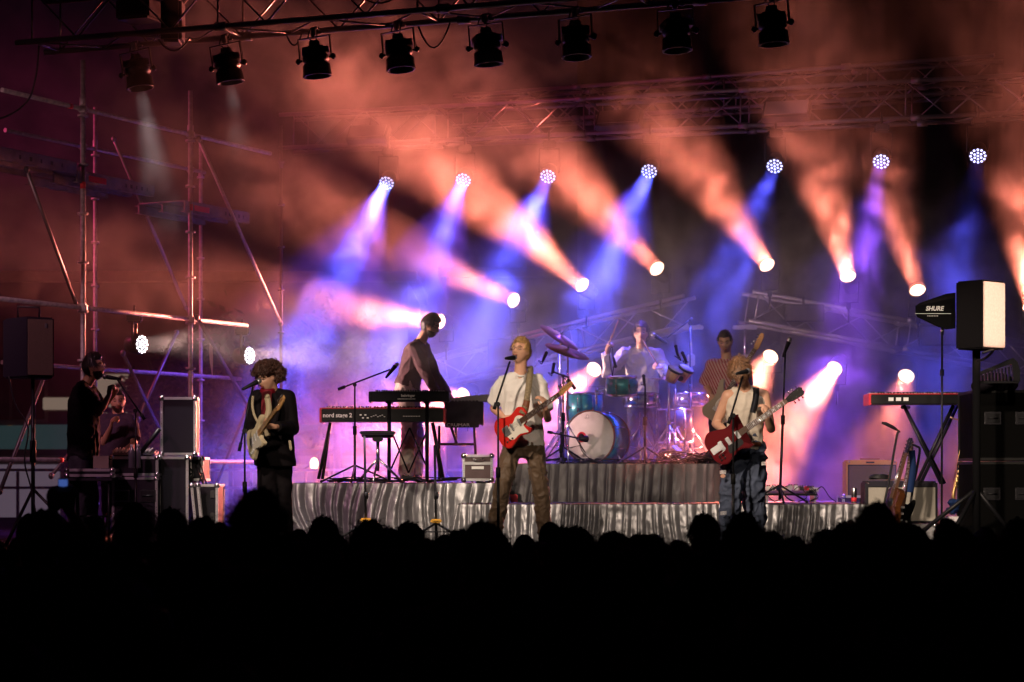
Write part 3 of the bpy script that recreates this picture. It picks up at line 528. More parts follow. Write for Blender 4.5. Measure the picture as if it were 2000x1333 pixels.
# ------------------------------------------------------------------ guitars
def frame_on(a, b, face=(0,-1,0)):
    "4x4: x from a to b, z the face direction"
    a, b = Vector(a), Vector(b); x = (b-a).normalized(); z = Vector(face); z = (z-x*z.dot(x)).normalized(); y = z.cross(x); return Matrix.Translation(a) @ Matrix((x,y,z)).transposed().to_4x4()
def mirror_y(p): return [(x,-y) for x,y in p]
SHAPES = dict(
 tele=[(-.20,.0),(-.195,.09),(-.13,.158),(-.03,.13),(.03,.112),(.09,.125),(.15,.14),(.195,.11),(.205,.05),(.19,.028),(.16,-.028),(.13,-.045),(.15,-.085),(.175,-.11),(.15,-.14),(.09,-.135),(.03,-.115),(-.03,-.13),(-.13,-.16),(-.195,-.09)],
 strat=[(-.20,.02),(-.19,.11),(-.12,.155),(-.03,.12),(.04,.105),(.12,.125),(.2,.15),(.245,.135),(.22,.10),(.165,.07),(.14,.03),(.14,-.03),(.135,-.06),(.165,-.10),(.19,-.135),(.15,-.15),(.07,-.13),(0,-.11),(-.06,-.13),(-.14,-.16),(-.195,-.08)],
 sg=[(-.20,0),(-.195,.10),(-.13,.165),(-.04,.145),(.03,.115),(.09,.12),(.15,.155),(.20,.15),(.175,.12),(.135,.09),(.12,.045),(.115,.0),(.11,-.04),(.12,-.085),(.15,-.12),(.165,-.15),(.12,-.155),(.05,-.12),(-.03,-.135),(-.13,-.16),(-.195,-.09)],
 acoustic=[(-.26,0),(-.25,.12),(-.17,.19),(-.06,.17),(.02,.12),(.09,.125),(.17,.135),(.22,.08),(.23,0),(.22,-.08),(.17,-.135),(.09,-.125),(.02,-.12),(-.06,-.17),(-.17,-.19),(-.25,-.12)])
def guitar(label, kind, body_m, neck_m, fb_m, a, b, face=(0,-1,0), scale=1., guard=None, thick=.042, head_m=None, neck_len=.46, sixplus=True, strap=None, cat='guitar', name='electric_guitar', roll=0):
    T = frame_on(a, b, face) @ Matrix.Rotation(roll, 4, 'X') @ Matrix.Scale(scale, 4); t = thing(name, label, cat, Vector(a)); q = lambda x,y,z: T @ Vector((x,y,z)); R = T.to_3x3().normalized()
    g = MB(); g.prism(spline(SHAPES[kind], 5), -thick/2, thick/2, T, .007); bo = g.build('body', body_m, t)
    n0, n1 = .13, .17+neck_len
    g = MB(); g.prism([(n0,-.028),(n1,-.021),(n1,.021),(n0,.028)], thick*.1, thick*.5+.004, T, .004); g.build('neck', neck_m, t)
    g = MB(); g.prism([(n0-.03,-.028),(n1,-.021),(n1,.021),(n0-.03,.028)], thick*.5+.0045, thick*.5+.009, T); fb = g.build('fingerboard', fb_m, t)
    g = MB(); s0 = .63*(neck_len/.46)
    for k in range(1, 20):
        x = n1-s0*(1-2**(-k/12)); w = .021+.007*(n1-x)/(n1-n0)
        if x > n0-.02: g.prism([(x-.0015,-w),(x+.0015,-w),(x+.0015,w),(x-.0015,w)], thick*.5+.009, thick*.5+.0105, T)
    for k in (3,5,7,9,12,15):
        x = n1-s0*(1-2**(-(k-.5)/12)); g.prism([(x-.006,-.008),(x+.006,-.008),(x+.006,.008),(x-.006,.008)], thick*.5+.0088, thick*.5+.0098, T)
    g.build('frets', 'alu', fb)
    hd = {'tele':[(n1,-.022),(n1+.03,-.02),(n1+.10,-.012),(n1+.16,.0),(n1+.185,.02),(n1+.17,.042),(n1+.12,.044),(n1+.03,.04),(n1,.022)],
          'strat':[(n1,-.022),(n1+.03,-.03),(n1+.08,-.022),(n1+.15,-.01),(n1+.185,.01),(n1+.18,.045),(n1+.13,.045),(n1+.05,.042),(n1,.022)]}.get(kind, [(n1,-.022),(n1+.05,-.036),(n1+.15,-.042),(n1+.175,-.02),(n1+.165,0),(n1+.175,.02),(n1+.15,.042),(n1+.05,.036),(n1,.022)])
    g = MB(); g.prism(hd, thick*.1, thick*.1+.016, T, .003); h = g.build('headstock', head_m or neck_m, t)
    g = MB()
    for k in range(6 if sixplus else 4):
        st_ = .024 if sixplus else .038
        if kind in ('tele','strat'): x, y = n1+.03+k*st_, .052; g.lathe(q(x,y-.012,thick*.1+.008), R @ Vector((0,1,0)), [(0,.006),(.02,.005),(.022,.009),(.034,.007)], 8); g.lathe(q(x,.02,thick*.1+.016), R @ Vector((0,0,1)), [(0,.005),(.01,.004)], 8)
        else: x, y = n1+.05+(k%3)*.04, (.038 if k < 3 else -.038); g.lathe(q(x,y,thick*.1+.008), R @ Vector((0,1 if k < 3 else -1,0)), [(0,.005),(.012,.004),(.014,.009),(.026,.007)], 8); g.lathe(q(x,y*.55,thick*.1+.016), R @ Vector((0,0,1)), [(0,.005),(.01,.004)], 8)
    g.build('tuners', 'chrome', h)
    if guard: g = MB(); g.prism(spline(guard, 4), thick/2+.001, thick/2+.0035, T); g.build('pickguard', 'pick' if kind != 'sg' else 'blackp', t)
    if kind != 'acoustic':
        for x in ((.10,.0) if kind != 'strat' else (.10,.03,-.04)): g = MB(); g.box(q(x,0,thick/2+.007), (.02 if kind != 'sg' else .036,.07,.010), R, .003); g.build('pickup', 'alu' if kind != 'strat' else 'white', t)
        g = MB(); g.box(q(-.075,0,thick/2+.007), (.07 if kind=='tele' else .035,.085,.012), R, .003); g.build('bridge', 'alu', t)
        g = MB()
        for k in range(3 if kind != 'sg' else 4): x, y = (-.05-.035*k, -.095) if kind != 'sg' else (-.11-.035*(k%2), -.075-.03*(k//2)); g.lathe(q(x,y,thick/2+.002), R @ Vector((0,0,1)), [(0,.010),(.012,.009),(.014,.005)], 10)
        g.build('knobs', 'chrome' if kind=='tele' else 'blackp' if kind=='sg' else 'white', t)
        if kind == 'sg': g = MB(); g.box(q(-.12,.0,thick/2+.01), (.12,.06,.012), R, .004); g.path([q(-.10,-.03,thick/2+.02),q(-.06,-.05,thick/2+.04),q(-.14,-.06,thick/2+.035)], .004, 6); g.build('vibrato', 'alu', t)
    else:
        g = MB(); g.lathe(q(.05,0,thick/2+.001), R @ Vector((0,0,1)), [(0,0),(0,.05),(.001,.05),(.001,0)], 20); g.build('sound_hole', 'blackp', t); g = MB(); g.box(q(-.12,0,thick/2+.004), (.02,.13,.01), R); g.build('bridge', 'rose', t)
    g = MB()
    for k in range(6 if sixplus else 4): y = (k-2.5)*.009 if sixplus else (k-1.5)*.014; g.tube(q(-.09,y,thick/2+.016), q(n1+.03,y*.75,thick*.5+.011), .0008, 4)
    g.build('strings', 'chrome', t)
    if strap: g = MB(); ribbon(g, strap, .055 if name != 'bass' else .06, .004); g.build('strap', 'strap' if kind=='tele' else 'leather' if kind=='strat' else 'blackp', t)
    return t
def ribbon(g, pts, w, th, nrm=None):
    pts = [Vector(p) for p in pts]; sp = [Vector(p) for p in spline([tuple(p) for p in pts], 6, False)]; vs = []
    for i, p in enumerate(sp):
        d = (sp[min(i+1,len(sp)-1)]-sp[max(i-1,0)]).normalized(); n = Vector(nrm or (0,-1,.15)); s_ = d.cross(n).normalized()*w/2; n = s_.cross(d).normalized()*th/2
        vs += [p-s_-n, p+s_-n, p+s_+n, p-s_+n]
    fs = [(4*i+a, 4*i+(a+1)%4, 4*i+4+(a+1)%4, 4*i+4+a) for i in range(len(sp)-1) for a in range(4)]+[(0,1,2,3), tuple(4*(len(sp)-1)+k for k in (3,2,1,0))]
    g.add(vs, fs, True)
# ------------------------------------------------------------------ microphone stands
def mic(g1, tip, d, r=.024):
    "ball grille at the tip, handle along -d"
    tip, d = Vector(tip), Vector(d).normalized(); return tip, d
def micstand(label, foot, top, boom=None, mic_tip=None, mic_dir=(0,0,1), foot_kind='tripod', z0=0., tripod_z=.28, silver=True, name='microphone_stand', cat='microphone stand', clutch=True, r=.011, spread=.33):
    foot, top = Vector(foot), Vector(top); foot.z = z0; t = thing(name, label, cat, foot)
    zt = z0+tripod_z; mid = foot.lerp(top, .55); g = MB(); g.tube((foot.x,foot.y,z0+.04), mid, r*1.25, 10); g.build('lower_tube', 'black', t); g = MB(); g.tube(mid, top, r*.8, 10); g.build('upper_tube', 'black', t)
    g = MB(); g.tube(mid-Vector((0,0,.06)), mid+Vector((0,0,.03)), r*1.9, 10); g.build('clutch', 'rubber', t)
    if foot_kind == 'round': g = MB(); g.lathe((foot.x,foot.y,z0), (0,0,1), [(0,.13),(.018,.128),(.026,.11),(.03,.02)], 24); g.build('base', 'black', t)
    else:
        for a in (.5,2.6,4.7): g = MB(); g.tube((foot.x,foot.y,zt-.1), (foot.x+cos(a)*spread,foot.y+sin(a)*spread,z0+.012), r*.9, 8); g.sphere((foot.x+cos(a)*spread,foot.y+sin(a)*spread,z0+.014), .014, 8, 6); g.build('leg', 'black', t)
    if boom:
        a, b = Vector(boom[0]), Vector(boom[1]); g = MB(); g.tube(a, b, r*.8, 8); g.tube(a, a.lerp(b,.14), r*1.5, 8); g.build('boom', 'black', t); g = MB(); g.lathe(top-Vector((0,.03,0)), (0,1,0), [(0,.02),(.06,.02)], 12); g.build('boom_joint', 'black', t)
    if mic_tip:
        tip, d = Vector(mic_tip), Vector(mic_dir).normalized(); ms = thing('microphone', label.split(',')[0].replace('stand','microphone'), 'microphone', tip); ms['label'] = 'ball headed microphone clipped on the '+label
        g = MB(); g.sphere(tip-d*.02, (.026,.026,.030), 14, 10, d.to_track_quat('Z','Y').to_matrix()); g.build('grille', 'alu', ms)
        g = MB(); g.lathe(tip-d*.035, -d, [(0,.022),(.01,.024),(.03,.021),(.16,.012),(.165,.008)], 14); g.build('handle', 'blackp', ms)
        ms['label'] = ' '.join(ms['label'].split()[:16])
    return t
# ------------------------------------------------------------------ the three front microphones
micstand('black boom stand of the singer in the white tee', P(973,0,18.9), P(973,790,18.9), (P(965,800,18.9), P(996,706,18.9)), P(1006,699,19.0), (.42,.9,.08), 'round')
p = P(500,745,19.2); micstand('black boom stand of the curly haired guitarist', P(478,0,19.1), P(478,842,19.1), (P(467,882,19.1), P(494,755,19.1)), P(509,743,19.2), (.75,.45,.42), 'round')
micstand('black boom stand of the guitarist in the tank top', P(1432,0,18.8), P(1432,812,18.8), (P(1423,828,18.8), P(1451,735,18.8)), P(1463,725,18.85), (.6,.7,.15), 'round')
micstand('black straight stand standing alone right of the tank top guitarist', P(1523,0,21.2), P(1534,682,21.2), None, P(1543,661,21.2), (.35,-.2,1), 'tripod', z0=.4)
micstand('boom stand in front of the keyboards', P(693,0,21.9), P(693,752,21.9), (P(660,761,21.9), P(762,722,21.9)), P(776,710,21.9), (.6,.3,.8), 'tripod', z0=.6, spread=.42)
micstand('boom stand beside the bearded engineer', P(265,0,20.6), P(265,803,20.6), (P(283,820,20.6), P(228,740,20.6)), None, (-.7,0,.7), 'tripod')
# ------------------------------------------------------------------ keyboards
def kb(label, px0, px1, py0, py1, Y, depth, shell, front, name='keyboard', endcap=True, tilt=0.):
    a, b = P(px0,py1,Y), P(px1,py0,Y); w, h = b.x-a.x, b.z-a.z; c = Vector(((a.x+b.x)/2, Y+depth/2, (a.z+b.z)/2)); t = thing(name, label, 'keyboard', (c.x, c.y, a.z))
    g = MB(); g.box((c.x,c.y,c.z-.0), (w-.02,depth,h), bev=.01); g.build('body', front, t)
    g = MB(); g.box((c.x,c.y+.0,c.z+h/2+.006), (w-.03,depth*.98,.012), bev=.003); g.build('top_panel', shell, t)
    if endcap:
        for s_ in (-1,1): g = MB(); g.box((c.x+s_*(w/2-.012),c.y,c.z), (.026,depth+.012,h+.02), bev=.006); g.build('end_cheek', shell, t)
    g = MB()                                                # black and white keys on the player's side
    for k in range(int(w/.0235)-3): g.box((c.x-w/2+.05+k*.0235,c.y+depth*.30,c.z+h/2+.018), (.021,.14,.012))
    g.build('white_keys', 'white', t); g = MB()
    for k in range(int(w/.0235)-4):
        if k % 7 not in (2,6): g.box((c.x-w/2+.062+k*.0235,c.y+depth*.24,c.z+h/2+.028), (.012,.09,.012))
    g.build('black_keys', 'blackp', t); g = MB()
    for k in range(26): g.lathe((c.x-w*.40+k*w*.03,c.y-depth*.28+.03*(k%3),c.z+h/2+.012), (0,0,1), [(0,.008),(.016,.007),(.018,.003)], 8)
    g.build('knobs', 'blackp', t); return t, a, b
K1, a, b = kb('long red stage keyboard with white lettering on its back, lower of the two', 624,870,799,824,21.9,.34,'redkb','blackp','stage_keyboard')
text('nord stage 2', .060, (a.x+.035,21.885,a.z+.045), 'print', K1, sx=.98, bold=.0012)
g = MB(); 
for i in range(4): g.box((a.x+.42+i*.024,21.885,a.z+.068-(i%2)*.03), (.02,.004,.012))
for i in range(7): g.box((a.x+.53+i*.022,21.885,a.z+.05+.008*(i%3)), (.016,.004,.005)); g.box((a.x+.86+i*.026,21.885,a.z+.055), (.015,.004,.006))
g.build('back_print', 'print', K1)
K2, a, b = kb('slim black synthesizer with white lettering, upper of the two keyboards', 720,877,767,784,21.8,.28,'blackp','case','synthesizer')
text('behringer', .036, (a.x+.33,21.785,a.z+.045), 'print', K2, sx=1.0, bold=.0015); g = MB()
for i in range(13): g.box((a.x+.30+i*.014,21.785,a.z+.022), (.009,.003,.010))
g.build('back_print', 'print', K2)
K3, a, b = kb('dark suitcase organ right of the keyboards', 868,944,787,828,22.6,.5,'case','case','organ'); K3['category'] = 'organ'
text('CRUMAR', .045, (a.x+.02,22.585,a.z-.028), 'print', K3, sx=1.35)
g = MB(); g.box(((a.x+b.x)/2-.02,22.62,a.z-.01), (b.x-a.x-.05,.06,.06), bev=.006); g.build('name_rail', 'blackp', K3)
g = MB(); g.prism([(-.22,0),(.24,.0),(.27,.075),(-.0,.055),(-.2,.02)], -.15, .15, Matrix.Translation(((a.x+b.x)/2,22.9,b.z+.02)) @ Matrix.Rotation(pi/2,4,'X')); g.build('sheet_cover', 'panel', K3)
K4, a, b = kb('red keyboard on a crossed stand at the right', 1697,1910,771,790,21.6,.34,'redkb','blackp','stage_keyboard'); g = MB()
for i in range(3): g.box((a.x+.22+i*.075,21.585,a.z+.05), (.05,.004,.035))
g.build('back_print', 'print', K4)
def legs(t, segs, r, m='black', name='leg', n=8):
    for a, b in segs: g = MB(); g.tube(a, b, r, n); g.build(name, m, t)
# stands
t = thing('keyboard_stand', 'black stand with zigzag braces carrying both keyboards', 'keyboard stand', P(800,942,22.0)); Q = lambda x,y,d=0: P(x,y,22.0+d)
legs(t, [(Q(645,826),Q(622,936)),(Q(645,826,.3),Q(630,936,.35)),(Q(845,826),Q(866,936)),(Q(845,826,.3),Q(862,934,.35))], .017)
legs(t, [(Q(760,786,-.1),Q(760,938,-.1)),(Q(834,786,-.1),Q(834,940,-.1))], .019, name='post')
legs(t, [(Q(766,846),Q(798,924)),(Q(764,916),Q(800,836)),(Q(800,836),Q(834,914)),(Q(798,924),Q(834,842))], .009, name='cross_brace')
for x in (760,834): g = MB(); g.box(Q(x,786,.05), (.06,.34,.03), bev=.006); g.build('arm', 'black', t)
t = thing('organ_stand', 'square tube stand under the organ', 'keyboard stand', P(900,935,22.7)); Q = lambda x,y,d=0: P(x,y,22.7+d)
legs(t, [(Q(858,832),Q(858,895)),(Q(926,830),Q(929,890)),(Q(881,834),Q(892,866)),(Q(891,834,.3),Q(890,866,.3)),(Q(852,868),Q(928,868)),(Q(858,895),Q(858,938)),(Q(929,890),Q(929,938))], .014)
t = thing('keyboard_stand', 'crossed black stand under the red keyboard at the right', 'keyboard stand', P(1800,975,21.8)); Q = lambda x,y,d=0: P(x,y,21.8+d)
legs(t, [(Q(1765,792),Q(1838,945)),(Q(1862,792),Q(1790,945)),(Q(1765,792,.3),Q(1845,945,.3)),(Q(1870,792,.3),Q(1798,945,.3)),(Q(1762,796),Q(1775,796,.34))], .018)
# stool, pedals, cases on the keyboard riser
t = thing('keyboard_stool', 'round black padded stool beside the keyboards', 'stool', P(738,942,21.7)); g = MB(); c = P(738,850,21.8); g.lathe(c-Vector((0,0,.03)), (0,0,1), [(0,.14),(.01,.165),(.045,.17),(.07,.15),(.075,0)], 24); g.build('seat', 'blackp', t)
g = MB(); g.tube(c-Vector((0,0,.03)), (c.x,c.y,.72), .018); g.build('post', 'chrome', t)
for a_ in (.4,2.5,4.6): g = MB(); g.tube((c.x,c.y,.85), (c.x+cos(a_)*.26,c.y+sin(a_)*.26,.615), .012); g.build('leg', 'chrome', t)
t = thing('pedal', 'shiny sustain pedal on the riser under the stand', 'pedal', P(806,938,22.2)); g = MB(); g.box(P(806,936,22.2), (.22,.1,.04), Matrix.Rotation(.2,3,'Y'), .01); g.build('base', 'black', t); g = MB(); g.box(P(806,932,22.2), (.2,.05,.012), Matrix.Rotation(.35,3,'Y'), .004); g.build('treadle', 'chrome', t)
def case(label, px0, px1, py0, py1, Y, d, name='flight_case', lid=None, handles=(), rot=0., board='case', cat='flight case', nf=2, mt='alu', latch=True):
    a, b = P(px0,py1,Y), P(px1,py0,Y); w, h = b.x-a.x, b.z-a.z; c = Vector(((a.x+b.x)/2,Y+d/2,(a.z+b.z)/2)); t = thing(name, label, cat, (c.x,c.y,a.z)); R = Matrix.Rotation(rot,3,'Y'); q = lambda x,y,z: c+R @ Vector((x,y,z))
    g = MB(); g.box(c, (w-.02,d-.02,h-.02), R); bo = g.build('panels', board, t); e = .026
    g = MB()
    for sx in (-1,1):
        for sy in (-1,1): g.box(q(sx*(w/2-e/2),sy*(d/2-e/2),0), (e,e,h-.01), R, .003)
    for sz in (-1,1):
        for sy in (-1,1): g.box(q(0,sy*(d/2-e/2),sz*(h/2-e/2)), (w-.01,e,e*1.02), R, .003)
        for sx in (-1,1): g.box(q(sx*(w/2-e/2),0,sz*(h/2-e/2)), (e*.98,d-.01,e), R, .003)
    if lid: g.box(q(0,-d/2+.0,h/2-lid), (w,.008,.03), R)
    g.build('edge_trim', mt, t)
    for sx in (-1,1):
        for sz in (-1,1): g = MB(); g.sphere(q(sx*(w/2-.014),-(d/2-.014),sz*(h/2-.014)), .030, 12, 8); g.build('ball_corner', 'chrome', t)
    for hx, hz in handles:
        g = MB(); g.box(q(hx*w,-d/2-.003,hz*h), (.16,.008,.12), R, .004); hp = g.build('handle_plate', 'chrome', t); g = MB(); g.box(q(hx*w,-d/2-.008,hz*h), (.13,.006,.09), R); g.build('handle_dish', 'blackp', hp); g = MB(); g.tube(q(hx*w-.05,-d/2-.015,hz*h), q(hx*w+.05,-d/2-.015,hz*h), .008); g.build('handle', 'black', hp)
    g = MB()
    for k in range(10): g.sphere(q(-w/2+.013,-d/2-.001,-h/2+.05+k*(h-.1)/9), (.004,.003,.004), 6, 4); g.sphere(q(w/2-.013,-d/2-.001,-h/2+.05+k*(h-.1)/9), (.004,.003,.004), 6, 4)
    g.build('rivets', 'chrome', t); return t, c, w, h
M['mauvecase'] = mat('worn_case_board', (.10,.055,.06), .5, bump=.2, bscale=80, var=.2)
t, c, w, h = case('silver edged rack case standing right of the organ on the left riser', 903,963,888,940,21.9,.4, lid=.09, board='mauvecase'); g = MB(); g.box((c.x,21.894,c.z-.0), (w*.4,.006,.03)); g.build('paper_label', 'print', t); g = MB(); g.path([(c.x-.06,21.86,c.z+h/2-.03),(c.x-.04,21.85,c.z+h/2-.055),(c.x+.04,21.85,c.z+h/2-.055),(c.x+.06,21.86,c.z+h/2-.03)], .008); g.build('handle', 'chrome', t)
# engineers' cases on the left
case('upright open flight case lid standing on the mixer desk', 313,383,776,890,21.2,.22, cat='flight case'); 
t, c, w, h = case('tall flight case body under the upright lid', 308,368,892,1064,21.2,.6)
t, c, w, h = case('wide flight case of the mixer desk with a metal handle plate', 218,308,932,1064,21.0,.6, handles=((.28,.22),(-.28,.22)))
t, c, w, h = case('shallow mixer case lying on the wide flight case', 214,309,892,930,21.0,.6)
t, c, w, h = case('flat case lid resting on the folding table', 128,222,916,932,20.7,.45)
t = thing('folding_table', 'plain black folding table under the flat case lid', 'table', P(175,1064,20.9)); a, b = P(130,934,20.7), P(220,934,20.7); g = MB(); g.box(((a.x+b.x)/2,20.92,a.z-.015), (b.x-a.x,.5,.03), bev=.005); g.build('tabletop', 'case', t)
for x in (a.x+.04,b.x-.04):
    for y in (20.72,21.12): g = MB(); g.tube((x,y,0), (x,y,a.z-.03), .014); g.build('leg', 'black', t)
g = MB(); g.tube((a.x+.04,20.72,.28), (b.x-.04,20.72,.28), .010); g.build('stretcher', 'black', t)
t, c, w, h = case('open rack case with cables right of the tall flight case', 369,397,893,940,21.4,.5); g = MB(); random.seed(4)
for k in range(9): x = c.x-.05+random.uniform(-.05,.1); g.path(*cable([(x,21.38,c.z+random.uniform(-.08,.1)),(x+.05,21.32,c.z-.05),(x+random.uniform(-.05,.12),21.33,c.z-.2),(x+.1,21.36,c.z-.3)], .006), 5)
g.build('cable_bundle', 'knit', t)
t, c, w, h = case('lower rack case with butterfly latches', 385,426,946,1064,21.3,.5); g = MB()
for z in (.2,-.02): g.box((c.x+.05,21.29,c.z+z), (.045,.01,.075), bev=.004)
g.build('latches', 'chrome', t)
t, c, w, h = case('loose case lid leaning against the lower rack case', 377,394,945,1064,21.1,.08, rot=-.10)
t = thing('laptop_arm', 'dark slanting arm rising to the upright case lid', 'support arm', P(272,888,21.1)); g = MB(); g.tube(P(272,888,21.1), P(312,838,21.1), .022); g.build('tube', 'black', t); g = MB(); g.box(P(272,889,21.1), (.08,.08,.03), bev=.005); g.build('foot', 'black', t)
def bottle(label, px, py, Y, hh=.22, m=None):
    p = P(px,py,Y); t = thing('water_bottle', label, 'bottle', p); M['pet'] = M.get('pet') or mat('clear_plastic', (.10,.10,.12), .12, coat=.8, spec=.8); g = MB(); g.lathe(p, (0,0,1), [(0,.03),(.01,.033),(hh*.35,.031),(hh*.4,.033),(hh*.7,.032),(hh*.85,.014),(hh*.92,.013)], 14); g.build('bottle_body', 'pet', t); g = MB(); g.lathe(p+Vector((0,0,hh*.92)), (0,0,1), [(0,.015),(hh*.08,.015)], 12); g.build('cap', 'white', t)
bottle('clear water bottle on the mixer case, left one', 257,915,20.9,.23); bottle('clear water bottle beside the boom stand, right one', 269,915,20.85,.23)
mx = thing('mixer', 'small mixing desk with rows of controls on the shallow case', 'mixer', P(262,890,21.2)); p = P(262,889,21.3); g = MB(); g.box(p, (.42,.4,.05), Matrix.Rotation(.15,3,'X'), .01); g.build('console', 'blackp', mx); g = MB()
for i in range(12):
    for j in range(4): g.lathe((p.x-.18+i*.032,p.y-.15+j*.07,p.z+.022+j*.011), (0,0,1), [(0,.008),(.02,.006)], 6)
g.build('knobs', 'white', mx); pb = thing('paper_stack', 'small pale carton standing on the flat case lid', 'carton', P(196,915,20.8)); g = MB(); g.box(P(197,903,20.8), (.14,.08,.12), Matrix.Rotation(.3,3,'Z')); g.build('carton', 'shop', pb)
# ------------------------------------------------------------------ loudspeakers, antenna
def speaker(label, px0, px1, py0, py1, Y, d, yaw, gm='dgrille', name='loudspeaker'):
    p = P((px0+px1)/2,(py0+py1)/2,Y); w, h = (px1-px0)*Y/FPX, (py1-py0)*Y/FPX; t = thing(name, label, 'loudspeaker', p); R = Matrix.Rotation(yaw,3,'Z'); return t, p, w, h, R
t, p, w, h, R = speaker('black loudspeaker on a tripod stand at the left edge', 16,113,622,740,20.0,.4,.5)
g = MB(); g.prism([(-.22,.2),(-.13,-.2),(.13,-.2),(.22,.2)], -h/2, h/2, Matrix.Translation(p) @ Matrix.Rotation(.55,4,'Z'), .015); g.build('cabinet', 'case', t)
g = MB(); g.box(p+Matrix.Rotation(.55,3,'Z') @ Vector((0,-.206,0)), (.24,.012,h*.92), Matrix.Rotation(.55,3,'Z'), .004); g.build('grille', 'dgrille', t); g = MB(); g.box(p+Matrix.Rotation(.55,3,'Z') @ Vector((.05,-.216,h*.36)), (.02,.006,.04), Matrix.Rotation(.55,3,'Z')); g.build('badge', 'alu', t)
g = MB(); tp = p+Vector((0,0,h/2)); g.path([tp+Vector((-.14,0,0)),tp+Vector((-.14,0,.11)),tp+Vector((.06,0,.10)),tp+Vector((.06,0,0))], .012, 6); g.build('bracket', 'black', t)
ss = thing('speaker_stand', 'black tripod stand under the left loudspeaker', 'speaker stand', (p.x,20.0,0)); g = MB(); g.tube((p.x,20.0,.1), (p.x,20.0,p.z-h/2), .019, 12); g.build('pole', 'black', ss); g = MB(); g.tube((p.x,20.0,.8), (p.x,20.0,1.0), .03); g.build('collar', 'black', ss)
for a_ in (.2,2.3,4.4): g = MB(); g.tube((p.x,20.0,.55), (p.x+cos(a_)*.5,20.0+sin(a_)*.5,.02), .014); g.build('leg', 'black', ss)
g = MB(); g.path(*cable([P(17,735,19.9),P(30,790,19.9),P(55,835,19.9),P(48,900,19.9),P(62,960,19.9),P(80,1060,19.9)], .008), 6); g.build('cable', 'knit', ss)
t, p, w, h, R = speaker('tall black loudspeaker at the right with its speckled grille lit pinkish white', 1866,1964,548,686,19.6,.4,0)
R = Matrix.Rotation(.72,3,'Z'); p = P(1916,617,19.7); hh = 134*19.6/FPX
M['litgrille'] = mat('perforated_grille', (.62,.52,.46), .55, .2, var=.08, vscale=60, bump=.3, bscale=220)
g = MB(); g.prism([(-.17,.15),(-.17,-.14),(.17,-.14),(.17,.15)], -hh/2, hh/2, Matrix.Translation(p) @ Matrix.Rotation(.72,4,'Z'), .012); g.build('cabinet', 'drape', t)
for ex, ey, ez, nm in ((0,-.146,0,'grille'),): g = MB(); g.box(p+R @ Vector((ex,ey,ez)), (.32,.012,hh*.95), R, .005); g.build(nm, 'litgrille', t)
ss = thing('speaker_stand', 'thick black pole stand under the right loudspeaker', 'speaker stand', (p.x,19.8,0)); g = MB(); g.tube((p.x-.02,19.8,.0), (p.x-.02,19.8,p.z-hh/2), .036, 14); g.build('pole', 'drape', ss); g = MB(); g.path(*cable([P(1918,690,19.5),P(1940,684,19.5),P(1925,700,19.6),P(1908,705,19.7)], .012)); g.build('cable', 'knit', ss)
for a_, l in ((2.6,.7),(3.9,.5),(.4,.5)): g = MB(); g.tube((p.x-.02,19.8,.55), (p.x-.02+cos(a_)*l,19.8+sin(a_)*l,.02), .02); g.build('leg', 'black', ss)
t = thing('antenna', 'black paddle shaped radio antenna with white lettering on a slim stand', 'antenna', P(1826,608,20.2)); T = Matrix.Translation(P(1826,608,20.2)) @ Matrix.Rotation(pi/2,4,'X'); k = 20.2/FPX
g = MB(); g.prism([(x*k,-y*k) for x,y in ((-38,-10),(-30,-16),(22,-34),(40,-36),(40,34),(22,36),(8,32),(-34,12),(-38,6))], -.012, .012, T, .008); g.build('paddle', 'drape', t)
text('SHURE', .058, P(1808,607,20.16), 'print', t, sx=.95, shear=.2, bold=.002); g = MB(); g.box(P(1822,613,20.17), (.34,.003,.004)); 
for i in range(7): g.box(P(1812+i*3.2,617.5,20.17), (.008,.003,.006))
g.build('print', 'print', t)
ss = thing('antenna_stand', 'slim black stand carrying the paddle antenna', 'stand', P(1840,1060,20.3)); q = P(1840,640,20.25); g = MB(); g.tube((q.x,20.27,0), q, .010); g.build('pole', 'black', ss); g = MB(); g.tube(P(1840,735,20.27), P(1840,722,20.27), .02); g.build('clutch', 'black', ss); g = MB(); g.tube(P(1840,655,20.25), P(1840,640,20.25), .016); g.build('pivot', 'chrome', ss)
for a_ in (.4,2.5,4.6): g = MB(); g.tube((q.x,20.27,.3), (q.x+cos(a_)*.32,20.27+sin(a_)*.32,.01), .01); g.build('leg', 'black', ss)
# curved louvred panel and dark rack at the far right
t = thing('louvred_lamp', 'black curved panel with vertical slots at the right edge', 'stage lamp', P(1950,740,19.9)); Q = lambda x,y,d=0: P(x,y,19.9+d)
up = [(1914,722),(1935,716),(1960,706),(1976,700),(1988,712),(1990,728)]; g = MB()
k = 19.9/FPX; T = Matrix.Translation(P(1950,740,19.9)) @ Matrix.Rotation(pi/2,4,'X'); g.prism([((x-1950)*k,(740-y)*k) for x,y in ((1912,736),(1914,726),(1940,716),(1966,704),(1978,700),(1986,708),(1991,724),(1991,746),(1978,746),(1978,728),(1974,712),(1966,714),(1914,733))], -.03, .03, T); g.build('hood', 'black', t)
for i in range(9): x = 1917+i*6.6; g = MB(); g.box(Q(x,(728-i*1.4+745)/2), (.012,.05,(17+i*1.4)*k), bev=.002); g.build('slat', 'black', t)
g = MB(); g.box(Q(1950,747), (78*k,.06,.02)); g.build('base_bar', 'black', t)
